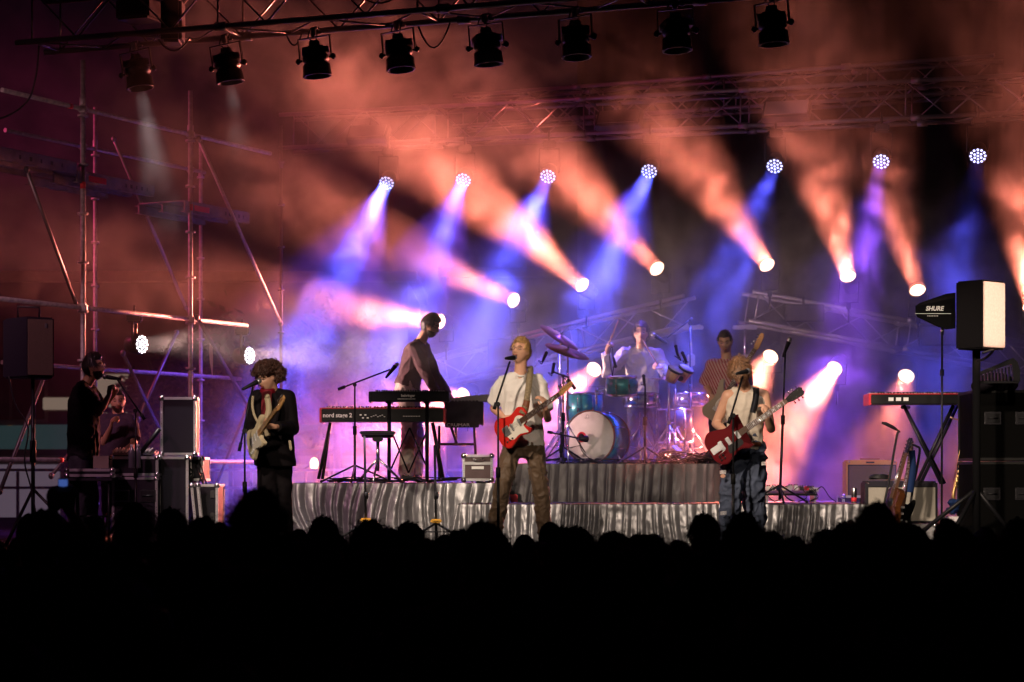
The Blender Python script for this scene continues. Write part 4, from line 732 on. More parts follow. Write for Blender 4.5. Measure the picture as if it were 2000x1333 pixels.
for i,(x0,x1,y0,y1,Y,lb) in enumerate(((1905,2040,762,900,20.4,'upper dark equipment rack at the right edge'),(1903,2040,902,1060,20.4,'lower dark equipment rack at the right edge'))):
    M['dcase'] = M.get('dcase') or mat('dark_case', (.003,.003,.003), .9, spec=.04); M['dtrim'] = M.get('dtrim') or mat('dark_trim', (.012,.012,.012), .6, spec=.2)
    case(lb, x0,x1,y0,y1,Y,.8, handles=((-.25,.1),(.2,.1)), board='dcase', mt='dtrim', cat='equipment rack', name='equipment_rack')
t = thing('draped_monitor', 'rounded black cover lying on the rack at the right', 'covered equipment', P(1948,762,20.4)); g = MB(); g.sphere(P(1945,748,20.5), (.17,.2,.10), 18, 12); g.sphere(P(1920,755,20.45), (.11,.15,.07), 18, 12); g.sphere(P(1968,752,20.5), (.1,.15,.08), 14, 10); g.organic('cover', 'dtee', t, .012, 4, .012, 9)
# ------------------------------------------------------------------ amplifiers, guitar stand, sax, pedalboard
def amp(label, px0, px1, py0, py1, Y, d, shell, gr, panel=None):
    a, b = P(px0,py1,Y), P(px1,py0,Y); w, h = b.x-a.x, b.z-a.z; c = Vector(((a.x+b.x)/2,Y+d/2,(a.z+b.z)/2)); t = thing('guitar_amplifier', label, 'amplifier', (c.x,c.y,a.z))
    g = MB(); g.box(c, (w,d,h), bev=.018); g.build('cabinet', shell, t); g = MB(); g.box((c.x,Y-.003,c.z-.02), (w-.05,.012,h-.07)); g.build('grille_cloth', gr, t)
    g = MB(); e = .012
    for s_ in (-1,1): g.box((c.x+s_*(w/2-.022),Y-.006,c.z-.02), (e,.014,h-.06)); g.box((c.x,Y-.006,c.z-.02+s_*(h-.07)/2), (w-.04,.0142,e))
    g.build('grille_frame', 'blackp', t); g = MB()
    for s_ in (-1,1):
        for z in (-1,1): g.sphere((c.x+s_*(w/2-.03),Y-.003,c.z+z*(h/2-.02)), .010, 8, 6)
    g.build('corner_studs', 'chrome', t); g = MB(); g.box((c.x,c.y,c.z+h/2+.012), (.22,.03,.014), bev=.005); g.build('handle', 'leather', t); return t, c, w, h
t, c, w, h = amp('tweed covered amplifier with dark grille in the background', 1653,1753,899,982,23.0,.28,'tweed','dgrille'); g = MB(); g.box((c.x-.02,22.99,c.z+h/2-.025), (.09,.004,.016)); g.build('badge', 'blackp', t)
t, c, w, h = case('low rack shelf under the tweed amplifier', 1645,1752,968,1000,22.9,.4)
t, c, w, h = amp('black amplifier with a silver grey sparkling grille cloth', 1690,1832,940,1022,20.9,.3,'case','grille')
g = MB(); g.lathe((c.x,20.885,c.z-.03),(0,-1,0),[(0,.001),(.001,.0012)],8); g.build('speaker_dot', 'grille', t)
case('low grey wheeled case under the black amplifier', 1700,1830,1024,1060,20.8,.45, board='alu')
t = thing('coiled_cable', 'coiled black cable lying on top of the black amplifier', 'cable', P(1718,936,21)); g = MB()
for j in range(5): g.path([P(1718,934-j*1.3,21)+Vector(((.10-.006*j)*cos(a_/10*2*pi),.07*sin(a_/10*2*pi),.006*sin(a_*1.3+j))) for a_ in range(12)], .008, 5)
g.build('coil', 'knit', t)
t = thing('drink_can', 'slim silver and red drink can on the low riser', 'can', P(1668,978,20.9)); p = P(1668,978,20.95); p.z = .405; g = MB(); g.lathe(p, (0,0,1), [(0,.022),(.008,.027),(.14,.027),(.15,.023)], 16); g.build('can_body', 'chrome', t); g = MB(); g.lathe(p+Vector((0,0,.015)), (0,0,1), [(0,.0275),(.04,.0275)], 16, ); g.build('red_band', 'red', t)
ga = thing('guitar_stand', 'black stand holding two guitars in front of the grey amplifier', 'guitar stand', P(1745,1060,20.2)); Q = lambda x,y,d=0: P(x,y,20.3+d)
g = MB(); g.path(*cable([Q(1725,995),Q(1738,930),Q(1752,850),Q(1757,845),Q(1750,838)], .012)); g.build('neck_tube', 'black', ga); g = MB(); g.path([Q(1722,826),Q(1730,828),Q(1742,834),Q(1752,840)], [.010,.018,.018,.012], 8); g.build('neck_yoke', 'black', ga)
g = MB(); g.path(*cable([Q(1772,1040,.2),Q(1782,960,.2),Q(1796,885,.2),Q(1790,872,.2),Q(1775,868,.2)], .012)); g.build('rear_tube', 'black', ga)
for a_, b_ in ((Q(1728,985),Q(1720,1068)),(Q(1776,1020,.2),Q(1795,1068,.3)),(Q(1722,1020),Q(1776,1020,.2))): g = MB(); g.tube(a_, b_, .011); g.build('leg', 'black', ga)
guitar('sunburst hollow guitar leaning on the guitar stand, its neck up', 'acoustic', 'sunburst', 'rose', 'rose', Q(1742,992), Q(1778,868), (-.93,-.36,.1), .85, None, .08, 'black', name='acoustic_guitar')
guitar('second guitar with dark body behind the sunburst one on the stand', 'strat', 'dcase', 'rose', 'rose', Q(1762,1010,.25), Q(1782,880,.3), (-.8,-.6,.1), .9, None, .04, name='electric_guitar')
bt = thing('blue_strap', 'blue cloth strap hanging from the guitar stand', 'strap', Q(1782,880)); g = MB(); ribbon(g, [Q(1781,880,.1),Q(1783,910,.1),Q(1780,940,.1),Q(1777,962,.1)], .06, .004); g.build('cloth', 'bluebag', bt)
sx = thing('saxophone', 'brass saxophone standing upright on a stand at the right', 'saxophone', P(1870,970,21.2)); Q = lambda x,y,d=0: P(x,y,21.2+d)
g = MB(); g.path([Q(*v[:2]) for v in spline([(1856,815),(1870,820),(1886,819),(1893,830),(1886,860),(1876,905),(1864,955),(1862,972),(1868,980),(1878,972),(1884,945),(1892,918)], 4, False)], [.009+.00035*i+(.0022*max(0,i-34)) for i in range(45)], 10); g.build('body_tube', 'gold', sx)
g = MB()
for i in range(12): c = Q(1886,845).lerp(Q(1866,950), i/11)+Vector((0,-.03,0)); g.lathe(c, (0,-1,0), [(0,.018),(.006,.016),(.01,.004)], 10)
g.tube(Q(1890,845,-.04), Q(1870,945,-.04), .003, 5); g.tube(Q(1882,845,-.04), Q(1862,940,-.04), .003, 5); g.build('keys', 'gold', sx)
ss = thing('saxophone_stand', 'small tripod stand under the saxophone', 'stand', P(1876,1000,21.3)); g = MB(); g.tube(Q(1880,905,.06), Q(1876,1010,.06), .009); g.build('post', 'black', ss)
for a_ in (.6,2.7,4.8): q = Q(1876,1010,.06); g = MB(); g.tube(q, q+Vector((cos(a_)*.2,sin(a_)*.2,-.15)), .008); g.build('leg', 'black', ss)
ck = thing('blue_bundle', 'blue cloth and cables heaped at the foot of the saxophone', 'cloth', Q(1868,1005)); g = MB(); random.seed(8)
for k in range(7): g.sphere(Q(1860+random.uniform(-6,18),990+random.uniform(-8,10),random.uniform(-.1,.1)), (.06,.05,.035), 8, 6)
g.organic('cloth', 'bluebag', ck, .012, 2, .02, 14); g = MB(); g.box(Q(1868,1015), (.18,.2,.06), bev=.01); g.build('box', 'panel', ck)
pbd = thing('pedalboard', 'raised pedalboard crowded with small effect pedals on the low riser', 'pedalboard', P(1548,975,21.5)); Q = lambda x,y,d=0: P(x,y,21.5+d)
g = MB(); g.box((Q(1545,970).x,21.65,.50), (.52,.34,.02), Matrix.Rotation(.1,3,'X'), .004); g.build('board', 'black', pbd)
for x in (-.24,.24): g = MB(); g.box((Q(1545,970).x+x,21.65,.45), (.02,.32,.10)); g.build('side_leg', 'alu', pbd)
random.seed(5); cols = ['white','white','bluebag','cream','alu','white','chrome','redkb','panel']
for i in range(9): x = Q(1545,970).x-.22+i*.055; g = MB(); z_ = random.uniform(.03,.05); g.box((x,21.58+random.uniform(-.02,.03),.525+z_/2), (.045,.075,z_), bev=.006); ep = g.build('effect_pedal', cols[i], pbd); g = MB(); [g.lathe((x+dx,21.56,.525+z_), (0,0,1), [(0,.007),(.014,.006)], 8) for dx in (-.012,.012)]; g.build('knobs', 'chrome', ep)
g = MB()
for k in range(8): x = Q(1500,970).x+random.uniform(-.12,.5); g.path(*cable([(x,21.5,.53),(x+.05,21.46,.56),(x+.12,21.45,.46),(x+random.uniform(0,.2),21.4,.415)], .005), 5)
g.build('patch_cables', 'knit', pbd)
pb2 = thing('power_box', 'small grey power box beside the pedalboard', 'power box', Q(1598,975)); g = MB(); g.box((Q(1592,970).x,21.7,.53), (.12,.1,.05), bev=.006); g.build('housing', 'panel', pb2); g = MB(); g.box((Q(1592,970).x,21.645,.53), (.06,.004,.02)); g.build('socket', 'blackp', pb2)
# two front stands with yellow floor clamps
def floorstand(label, px, Y, ytop, yc, cat='speaker stand', top=True):
    f = P(px,0,Y); t = thing('tripod_stand', label, 'tripod stand', (f.x,Y,0), 'front tripod stands with yellow clamps'); g = MB(); zc = P(px,yc,Y).z; g.tube((f.x,Y,.03), P(px-3,ytop,Y), .012); g.build('pole', 'black', t); g = MB(); g.tube(P(px,975,Y), P(px,962,Y), .02); g.build('clutch', 'black', t)
    g = MB(); g.box((f.x,Y-.02,zc), (.105,.05,.036), bev=.010); y = g.build('clamp', 'yellow', t); g = MB(); g.box((f.x,Y-.046,zc), (.05,.004,.006)); [g.sphere((f.x+s_*.035,Y-.046,zc), .004, 6, 4) for s_ in (-1,1)]; g.build('clamp_print', 'blackp', y)
    for a_ in (-.15,3.3,1.57): g = MB(); g.tube((f.x,Y,zc-.02), (f.x+cos(a_)*.36,Y+sin(a_)*.3,.012), .011); g.build('leg', 'black', t)
    g = MB(); g.tube((f.x-.17,Y-.02,.14), (f.x+.17,Y-.02,.14), .006); g.build('spreader', 'black', t); return t
floorstand('tall black tripod with a bright yellow clamp, left of two before the left riser', 715,20.4,852,1016); floorstand('tall black tripod with a duller yellow clamp, right of two before the left riser', 852,20.4,870,1018)
t = thing('small_monitor_plate', 'flat black plate mounted on the left tripod below the keyboards', 'tray', P(735,852,20.5)); g = MB(); g.box(P(738,846,20.5), (.34,.22,.03), bev=.01); g.build('tray', 'black', t); g = MB(); g.box(P(738,858,20.5), (.1,.1,.05), bev=.01); g.build('mount', 'black', t)
rb = thing('red_box', 'small red and black box between the risers behind the singer', 'box', P(1000,982,22.3)); g = MB(); q = P(998,978,22.35); g.box((q.x,22.4,q.z), (.14,.12,.13), bev=.01); g.build('box', 'redkb', rb); g = MB(); g.box((q.x+.01,22.38,q.z+.10), (.06,.06,.10), bev=.01); g.build('lid_knob', 'blackp', rb)
# cables on the risers
random.seed(21)
def heap(label, x0, x1, y, z, n, cat='cables', m='knit', drape=0., r=.007, amp=.05):
    t = thing('cable_heap', label, cat, ((x0+x1)/2,y,z))
    for k in range(n):
        g = MB(); x = random.uniform(x0,x1); pts = [Vector((x,y+random.uniform(0,.3),z+r))]
        for j in range(7): x = min(x1,max(x0,x+random.uniform(-.35,.35))); pts.append(Vector((x,y+random.uniform(-.05,.35),z+r+random.uniform(0,amp))))
        if drape and k % 2: pts.append(Vector((x,y-.16,z-.02))); pts.append(Vector((x+random.uniform(-.05,.05),y-.18,z-drape*random.random())))
        g.path(*cable(pts, r), 5); g.build('cable', m, t)
heap('loose black cables along the back of the left riser', P(640,0,21.9).x, P(960,0,21.9).x, 21.95, .6, 9); heap('black cables on the drum riser floor', P(1060,0,22.8).x, P(1390,0,22.8).x, 22.8, .8, 8)
M['shinycable'] = mat('glossy_cable', (.07,.045,.045), .28, .2); heap('tangled heap of glossy cables at the right end of the drum riser', P(1295,0,22.75).x, P(1395,0,22.75).x, 22.7, .8, 15, m='shinycable', r=.007, amp=.13)
# ------------------------------------------------------------------ drum kit
GK = 'drums of the teal drum kit'
def drum(name, label, c, axis, r, depth, shell, head, lugs=8, group=GK, r2=None, hoop='chrome'):
    c, axis = Vector(c), Vector(axis).normalized(); t = thing(name, label, 'drum', c, group); r2 = r2 or r
    g = MB(); g.lathe(c-axis*depth, axis, [(.0,r2*.97),(.0,r2),(depth,r),(depth,r*.97)], 40, True); g.build('shell', shell, t)
    g = MB(); g.lathe(c, axis, [(-.002,0),(-.002,r*.98),(.004,r*.97),(.006,0)], 40); g.build('drum_head', head, t); g = MB(); g.lathe(c-axis*depth, -axis, [(-.002,0),(-.002,r2*.98),(.004,r2*.97),(.006,0)], 40); g.build('drum_head', head, t)
    for cc, s_, rr in ((c,1,r),(c-axis*depth,-1,r2)): g = MB(); g.lathe(cc, axis*s_, [(-.018,rr*.99),(-.018,rr*1.035),(.008,rr*1.035),(.008,rr*.99)], 40, True); g.build('hoop', hoop, t)
    u, w = MB().frame(axis)
    for k in range(lugs):
        a = 2*pi*(k+.5)/lugs; d = u*cos(a)+w*sin(a); g = MB(); q = c-axis*depth/2+d*(r+.012); R = Matrix((d, axis.cross(d), axis)).transposed(); g.box(q, (.022,.022,.05), R, .005); g.tube(q+axis*.0+d*.008, c+d*(r*1.02+.008)-axis*.0, .004, 6); g.tube(q+d*.008, c-axis*(depth)+d*(r2*1.02+.008), .004, 6); g.build('lug', 'chrome', t)
    return t
ZR = .8
ka = Vector((-.42,-.9,.03)).normalized(); kc = P(1152,850,23.3); kc.z = ZR+.29
kd = drum('bass_drum', 'large teal bass drum with worn pale front head and a red ring', kc, ka, .285, .44, 'teal', 'skin_drum', 8, hoop='leather')
g = MB(); g.lathe(kc+ka*.010+Vector((-.085,-.01,.0)), ka, [(0,.035),(0,.058),(.004,.056),(.004,.035)], 24, True); g.build('port_ring', 'redkb', kd); g = MB(); g.lathe(kc+ka*.011+Vector((-.085,-.01,0)), ka, [(0,0),(0,.036),(.002,.0)], 20); g.build('port', 'blackp', kd)
g = MB(); q = kc+ka*.012+Vector((-.02,0,.225)); R = ka.to_track_quat('-Y','Z').to_matrix(); g.lathe(q, ka, [(0,.016),(0,.019),(.001,.019),(.001,.016)], 16, True); g.build('head_emblem', 'blackp', kd); text('REMO', .018, q+Vector((-.028,0,-.026)), 'blackp', kd, 'head_lettering', R=Matrix.Rotation(atan2(ka.x,-ka.y),3,'Z'))
for s_ in (-1,1): g = MB(); g.tube(kc+Vector((s_*.24,.1,-.1)), (kc.x+s_*.36,kc.y-.02,ZR+.01), .008); g.build('spur', 'chrome', kd)
fl = P(1153,790,23.5); drum('floor_tom', 'deep teal floor tom left behind the bass drum', P(1142,768,23.9), (0,-.05,1), .20, .36, 'teal', 'skin_drum', 8)
drum('rack_tom', 'teal rack tom mounted above the bass drum', P(1214,736,23.3), (-.02,-.10,1), .165, .20, 'teal', 'skin_drum', 8); drum('snare_drum', 'chromed snare drum right of the rack tom', P(1252,768,23.7), (.0,-.05,1), .18, .15, 'chrome', 'skin_drum', 10)
drum('side_snare', 'chromed shallow drum at the right rear of the kit', P(1352,768,24.2), (0,-.05,1), .19, .14, 'chrome', 'skin_drum', 10); drum('floor_tom', 'dark floor tom low at the right of the drummer', P(1318,800,24.0), (0,0,1), .19, .38, 'blackp', 'skin_drum', 6)
t = thing('tom_mount', 'chromed tom mount on top of the bass drum', 'drum hardware', P(1165,790,23.4)); g = MB(); g.tube(P(1165,800,23.4), P(1165,758,23.4), .012); g.build('post', 'chrome', t); g = MB(); g.tube(P(1165,764,23.4), P(1185,757,23.4), .009); g.sphere(P(1165,764,23.4), .022, 10, 8); g.build('arm', 'chrome', t)
def dstand(label, x, y, ztop, name='cymbal_stand', z0=ZR, r=.012, cat='cymbal stand', m='chrome'):
    t = thing(name, label, cat, (x,y,z0)); zm = z0+(ztop-z0)*.5; g = MB(); g.tube((x,y,z0+.15), (x,y,zm), r*1.25, 12); g.build('lower_tube', m, t); g = MB(); g.tube((x,y,zm), (x,y,ztop), r*.8, 10); g.build('upper_tube', m, t); g = MB(); g.box((x,y,zm), (.04,.05,.04), bev=.006); g.tube((x,y,zm), (x+.05,y,zm), .006); g.build('wing_clamp', m, t)
    for a in (.5,2.6,4.7): g = MB(); g.tube((x,y,z0+.42), (x+cos(a)*.3,y+sin(a)*.3,z0+.012), .009); g.tube((x,y,z0+.17), (x+cos(a)*.16,y+sin(a)*.16,z0+.2), .006); g.build('leg', m, t)
    return t
def cymbal(label, c, axis, r):
    c, axis = Vector(c), Vector(axis).normalized(); t = thing('cymbal', label, 'cymbal', c, 'cymbals of the drum kit'); g = MB(); g.lathe(c, axis, [(0.0,.0),(.0,r*.14),(-.014,r*.2),(-.026,r),(-.028,r),(-.017,r*.19),(-.004,r*.12),(-.004,0)][::-1], 48); g.build('plate', 'cymbal', t); g = MB(); g.lathe(c, axis, [(0,.018),(.02,.016),(.03,.008),(.05,.005)], 10); g.build('wing_nut', 'chrome', t)
c1 = P(1109,683,23.2); dstand('cymbal stand of the wide lower cymbal', c1.x, c1.y, c1.z-.02); cymbal('wide bronze cymbal tilted to the right, lower of two overlapping ones', c1, (.30,-.25,.9), .25)
c2 = P(1095,656,23.9); dstand('cymbal stand of the upper rear cymbal', c2.x, c2.y, c2.z-.02); cymbal('bronze cymbal steeply tilted behind the wide one', c2, (.52,-.25,.8), .25)
c3 = P(1303,736,23.6); cymbal('thin small cymbal seen edge on beside the bongos', P(1296,737,23.6), (.05,-.06,1), .17); dstand('chromed stand under the bongos', P(1306,0,23.4).x, 23.4, P(1306,745,23.4).z, r=.014); dstand('second chromed stand close beside the bongo stand', P(1318,0,23.6).x, 23.6, P(1316,760,23.6).z, r=.012)
dstand('chromed stand under the snare drum', P(1250,0,23.7).x, 23.7, P(1250,806,23.7).z, 'snare_stand', cat='drum stand'); dstand('chromed stand under the shallow drum at the right', P(1352,0,24.2).x, 24.2, P(1352,792,24.2).z, 'snare_stand', cat='drum stand')
hh = thing('hi_hat', 'hi hat stand with pedal between drums and bongos', 'hi-hat', P(1340,900,23.2)); 
for k, nm in ((0,'pedal_plate'),(1,'pedal_frame')): g = MB(); g.prism([(-.04,0),(.04,0),(.03,.26),(-.03,.26)] if k == 0 else [(-.05,-.02),(.05,-.02),(.05,.0),(-.05,.0)], 0, .012, Matrix.Translation(P(1338-k*4,894,23.1)) @ Matrix.Rotation(.5,4,'Z') @ Matrix.Rotation(.5,4,'X')); g.build(nm, 'chrome', hh)
g = MB(); g.tube(P(1338,893,23.2), P(1336,800,23.3), .01); g.build('tube', 'chrome', hh)
bo = thing('bongo_drums', 'pair of wooden bongos with bluish white heads tilted to the right', 'bongos', P(1325,730,23.2))
for i,(px,py,d) in enumerate(((1320,722,0),(1341,720,.12))):
    c = P(px,py,23.2+d); ax = Vector((.42,-.35,.84)).normalized(); g = MB(); g.lathe(c-ax*.15, ax, [(0,.055),(.15,.082)], 28); sh = g.build('shell', 'bongo', bo); g = MB(); g.lathe(c, ax, [(0,0),(0,.084),(.006,.082),(.008,0)], 28); g.build('drum_head', 'skin_drum', bo); g = MB(); g.lathe(c, ax, [(-.02,.083),(-.02,.09),(.004,.09),(.004,.083)], 28, True); g.build('hoop', 'blackp', bo)
    g = MB(); u, w = MB().frame(ax)
    for k in range(5): a = 2*pi*k/5; e = u*cos(a)+w*sin(a); g.tube(c+e*.09, c-ax*.14+e*.062, .003, 5)
    g.build('tuning_rods', 'chrome', sh)
g = MB(); g.box(P(1329,740,23.25), (.06,.05,.05), bev=.008); g.build('center_block', 'blackp', bo)
def clipmic(label, tip, d, base, loop=.06):
    tip, d, base = Vector(tip), Vector(d).normalized(), Vector(base); t = thing('drum_microphone', label, 'microphone', tip, 'small microphones round the drums'); g = MB(); g.sphere(tip, .020, 12, 8); g.build('grille', 'black', t); g = MB(); g.lathe(tip, -d, [(0,.016),(.03,.017),(.09,.013),(.11,.008)], 12); g.build('handle', 'blackp', t)
    g = MB(); q = tip-d*.11; g.path(*cable([q, q-d*.05+Vector((0,0,loop)), q+Vector((-.04,0,loop*.3)), base], .004), 5); g.build('cable', 'knit', t); g = MB(); g.tube(tip-d*.05, base, .006, 6); g.build('clip_arm', 'black', t)
clipmic('microphone clipped over the rack tom', P(1202,716,23.1), (.2,-.2,-.9), P(1196,735,23.1)); clipmic('microphone pointing down beside the floor tom', P(1122,758,23.1), (.5,-.3,-.8), P(1100,738,23.1)); clipmic('round headed microphone left of the cymbals, upper', P(1067,690,23.0), (.4,0,.9), P(1058,712,23.0)); clipmic('round headed microphone left of the cymbals, lower', P(1082,712,23.0), (.2,0,.95), P(1078,735,23.0))
clipmic('slim microphone above the bongos, left', P(1320,677,23.0), (-.2,0,.95), P(1330,705,23.0), .03); clipmic('slim microphone above the bongos, right', P(1333,690,23.05), (-.4,0,.9), P(1340,712,23.1), .05); clipmic('small microphone before the snare drum', P(1257,735,23.0), (-.1,0,.95), P(1258,752,23.0))
def mst(label, px, Y, ytop, boom=None, z0=ZR, **k): f = P(px,0,Y); micstand(label, (f.x,Y,z0), P(px,ytop,Y), boom, None, z0=z0, **k)
mst('black stand in front of the snare drum', 1260, 22.95, 750, None, spread=.3); mst('tall black stand left of the floor tom', 1100, 23.0, 735, (P(1078,726,23.0), P(1112,738,23.0)), spread=.3); mst('low stand reaching its microphone to the bass drum', 1096, 22.9, 848, (P(1070,844,22.9), P(1132,857,22.75)), spread=.34, tripod_z=.16)
km = thing('drum_microphone', 'thick short microphone at the red ring of the bass drum', 'microphone', P(1138,858,22.7), 'small microphones round the drums'); g = MB(); g.lathe(P(1130,857,22.72), (1,.3,-.05), [(0,.02),(.05,.028),(.07,.034),(.10,.034),(.11,.02)], 16); g.build('capsule', 'black', km); g = MB(); g.path(*cable([P(1132,860,22.72),P(1136,880,22.7),P(1150,895,22.75),P(1165,903,22.85)], .005)); g.build('cable', 'knit', km)
mst('tall boom stand right of the drummer with a singer microphone', 1348, 24.0, 632, (P(1352,622,24.0), P(1303,660,24.0)))
sm = thing('microphone', 'black singer microphone before the drummer mouth', 'microphone', P(1276,655,24.0)); d = Vector((-.85,-.1,.5)).normalized(); g = MB(); g.sphere(P(1276,655,24), (.028,.028,.03), 12, 8); g.build('grille', 'alu', sm); g = MB(); g.lathe(P(1276,655,24)-d*.02, -d, [(0,.02),(.03,.02),(.16,.012)], 12); g.build('handle', 'blackp', sm)
tall = thing('chrome_stand', 'tall chromed stand left of the drummer', 'stand', P(1092,900,24.2)); g = MB(); g.tube(P(1092,898,24.2), P(1092,690,24.2), .017, 12); g.build('tube', 'chrome', tall)
for a in (.5,2.6,4.7): q = P(1092,898,24.2); g = MB(); g.tube((q.x,q.y,1.15), (q.x+cos(a)*.3,q.y+sin(a)*.3,.81), .009); g.build('leg', 'chrome', tall)
# ------------------------------------------------------------------ people
def sm(x, a, b): t = max(0., min(1., (x-a)/(b-a))); return t*t*(3-2*t)
def ga(x, c, s): return exp(-((x-c)/s)**2)
def headp(d):
    "head surface for a unit direction (x across, y forward, z up), half height .115"
    r = 1/sqrt((d.x/.073)**2+(d.y/.094)**2+(d.z/.116)**2); p = d*r; t = max(0, -p.z/.116)
    p.x *= 1-.30*t**1.5; p.x *= 1-.07*max(0, p.y/.09)
    if p.y < 0: p.y *= 1-.42*t; p.z += .01*t
    else: p.y += .010*t
    if p.y > 0:
        f = sm(p.y, .03, .07); ax = abs(p.x)
        p.y -= f*.006*sm(ax, .0, .03)
        prof = sm(p.z, .030, -.026)*(1-sm(-p.z, .028, .042)); p.y += f*.026*prof*exp(-(p.x/(.009+.008*prof))**2)
        p.y -= f*.017*ga(ax, .031, .016)*ga(p.z, .010, .012); p.y += f*.005*ga(p.z, .034, .009)*sm(.06-ax, 0, .02)
        p.y += f*.008*ga(p.x, 0, .022)*(ga(p.z, -.050, .006)+ga(p.z, -.063, .006)); p.y -= f*.003*ga(p.z, -.0565, .003)*ga(p.x, 0, .02)
        p.y += f*.007*ga(p.z, -.092, .014)*ga(p.x, 0, .022); p.y += f*.004*ga(ax, .042, .014)*ga(p.z, -.02, .018)
    return p
def usphere(n, m):
    out = [Vector((0,0,1))]+[Vector((sin(pi*i/m)*cos(2*pi*j/n), sin(pi*i/m)*sin(2*pi*j/n), cos(pi*i/m))) for i in range(1, m) for j in range(n)]+[Vector((0,0,-1))]
    fs = [(0, 1+j, 1+(j+1) % n) for j in range(n)]
    for i in range(m-2):
        for j in range(n): a = 1+i*n; fs.append((a+j, a+n+j, a+n+(j+1) % n, a+(j+1) % n))
    a = 1+(m-2)*n; fs += [(a+j, len(out)-1, a+(j+1) % n) for j in range(n)]
    return out, fs
US = usphere(56, 44); UL = usphere(26, 18)
class Head:
    def __init__(s, c, yaw=0, pitch=0, roll=0, k=1.):
        s.c = Vector(c); s.k = k; s.R = Matrix.Rotation(radians(yaw),3,'Z') @ Matrix.Rotation(-radians(pitch),3,'X') @ Matrix.Rotation(radians(roll),3,'Y')
    def w(s, p): return s.c+s.R @ (Vector((p[0], -p[1], p[2]))*s.k)          # (across, forward, up) -> world
    def on(s, x, z, out=0.):                                                  # a point of the face
        d = Vector((x, sqrt(max(.0001, 1-min(.98,(x/.08)**2+(z/.12)**2)))*.094, z)).normalized(); p = headp(d); return s.w(p*(1+out/.09))
    def skull(s, mb, lo=False):
        vs, fs = UL if lo else US; mb.add([s.w(headp(v)) for v in vs], fs, True)
        if not lo:
            for e in (-1, 1): mb.sphere(s.w((e*.072, -.008, -.002)), (.010*s.k, .017*s.k, .030*s.k), 10, 8, s.R)
        return mb
    def shell(s, mb, mask, thick, streak=.004, seed=0, lo=False, extra=None, freq=1.):
        vs, fs = UL if lo else US; out = []
        for v in vs:
            p = headp(v); m = mask(p); th = atan2(v.y, v.x); nz = noise.noise(Vector((cos(th)*14*freq, sin(th)*14*freq, v.z*3.5+seed)))+.6*noise.noise(v*11+Vector((seed,0,0)))
            q = p*(1+((thick+streak*nz)*m-.012*(1-m))/.09)
            if extra: q = extra(q, v, m)
            out.append(s.w(q))
        mb.add(out, fs, True); return mb
    def strands(s, mb, mask, n, length, thick, seed, droop=.6, w=.004, curl=0., root=.006, side=(0,0,0)):
        rd = random.Random(seed); k = 0
        while k < n:
            v = Vector([rd.gauss(0,1) for _ in range(3)]).normalized(); p = headp(v)
            if rd.random() > mask(p): continue
            k += 1; p0 = p*(1+(thick+root)/.09*rd.uniform(.5,1.)); nrm = v.copy(); tang = Vector((v.x*.3, v.y*.3+.0, -1.)); tang = (tang-nrm*tang.dot(nrm)).normalized(); tang = (tang+Vector(side)+Vector([rd.uniform(-.5,.5) for _ in range(3)])).normalized()
            L = length*rd.uniform(.6,1.2); sd = nrm.cross(tang).normalized()*w; vs = []; ph = rd.uniform(0,6.28)
            for j in range(5):
                u = j/4; q = p0+tang*L*u+nrm*(.25*L*sin(u*2.2)*(1-droop))+Vector((0,0,-1))*L*droop*.25*u*u
                if curl: q += (nrm*cos(ph+u*9)+sd.normalized()*sin(ph+u*9))*curl
                ww = sd*(1-u*.8); vs += [s.w(q-ww), s.w(q+ww)]
            mb.add(vs, [(2*j,2*j+1,2*j+3,2*j+2) for j in range(4)], True)
        return mb
def m_short(p):                                           # hairline of a short cut
    if p.y > .02: return sm(p.z, .060, .074) if abs(p.x) < .055 else sm(p.z, .0, .03)
    if p.y > -.02: return sm(p.z, .008, .026)
    return sm(p.z, -.075, -.05)
def m_fringe(p): return max(m_short(p), sm(p.z, .030, .045) if p.y > .02 else 0)
def m_beard(p): return (sm(-p.z, .034, .050)*sm(p.y, -.005, .02)*(1-.9*ga(p.x,0,.020)*ga(p.z,-.056,.007)) if p.y > -.01 else 0)
def m_stache(p): return ga(p.x,0,.024)*ga(p.z,-.042,.006) if p.y > 0 else 0
def hand(mb, wrist, d, n, side=1, curl=(.6,.6,.6,.6), k=1., thumb=.6, spread=.04):
    "d: wrist to knuckles, n: palm normal (fingers curl towards it), side: which side the thumb is on"
    wrist, d, n = Vector(wrist), Vector(d).normalized(), Vector(n); n = (n-d*n.dot(d)).normalized(); s = d.cross(n)*side
    kn = []
    for i in range(4):
        q = wrist+d*(.082-.004*abs(i-1))*k+s*(.030-.020*i)*k; kn.append(q); mb.chain([wrist+s*(.012-.008*i)*k, q], [.017*k,.0125*k], 8)
        dd = (d+s*spread*(1.5-i)).normalized(); nn = n; L = (.042,.046,.043,.034)[i]*k; p = q; rr = (.0095,.010,.0095,.0085)[i]*k; pts, rad = [p], [rr*1.12]; c = curl[i]
        for j in range(3):
            ca, sa = cos(c), sin(c); dd, nn = dd*ca+nn*sa, nn*ca-dd*sa; p = p+dd*L*(1,.64,.5)[j]; pts.append(p); rad.append(rr*(.98,.92,.8)[j])
        mb.chain(pts, rad, 8)
    b = wrist+d*.022*k+s*.020*k; t1 = b+(d*.55+s*.75+n*.25).normalized()*.038*k; t2 = t1+(d*.9+s*.1+n*thumb).normalized()*.030*k; t3 = t2+(d*.8-s*.25+n*thumb).normalized()*.024*k
    mb.chain([b,t1,t2,t3], [.017*k,.0125*k,.011*k,.009*k], 8); return mb
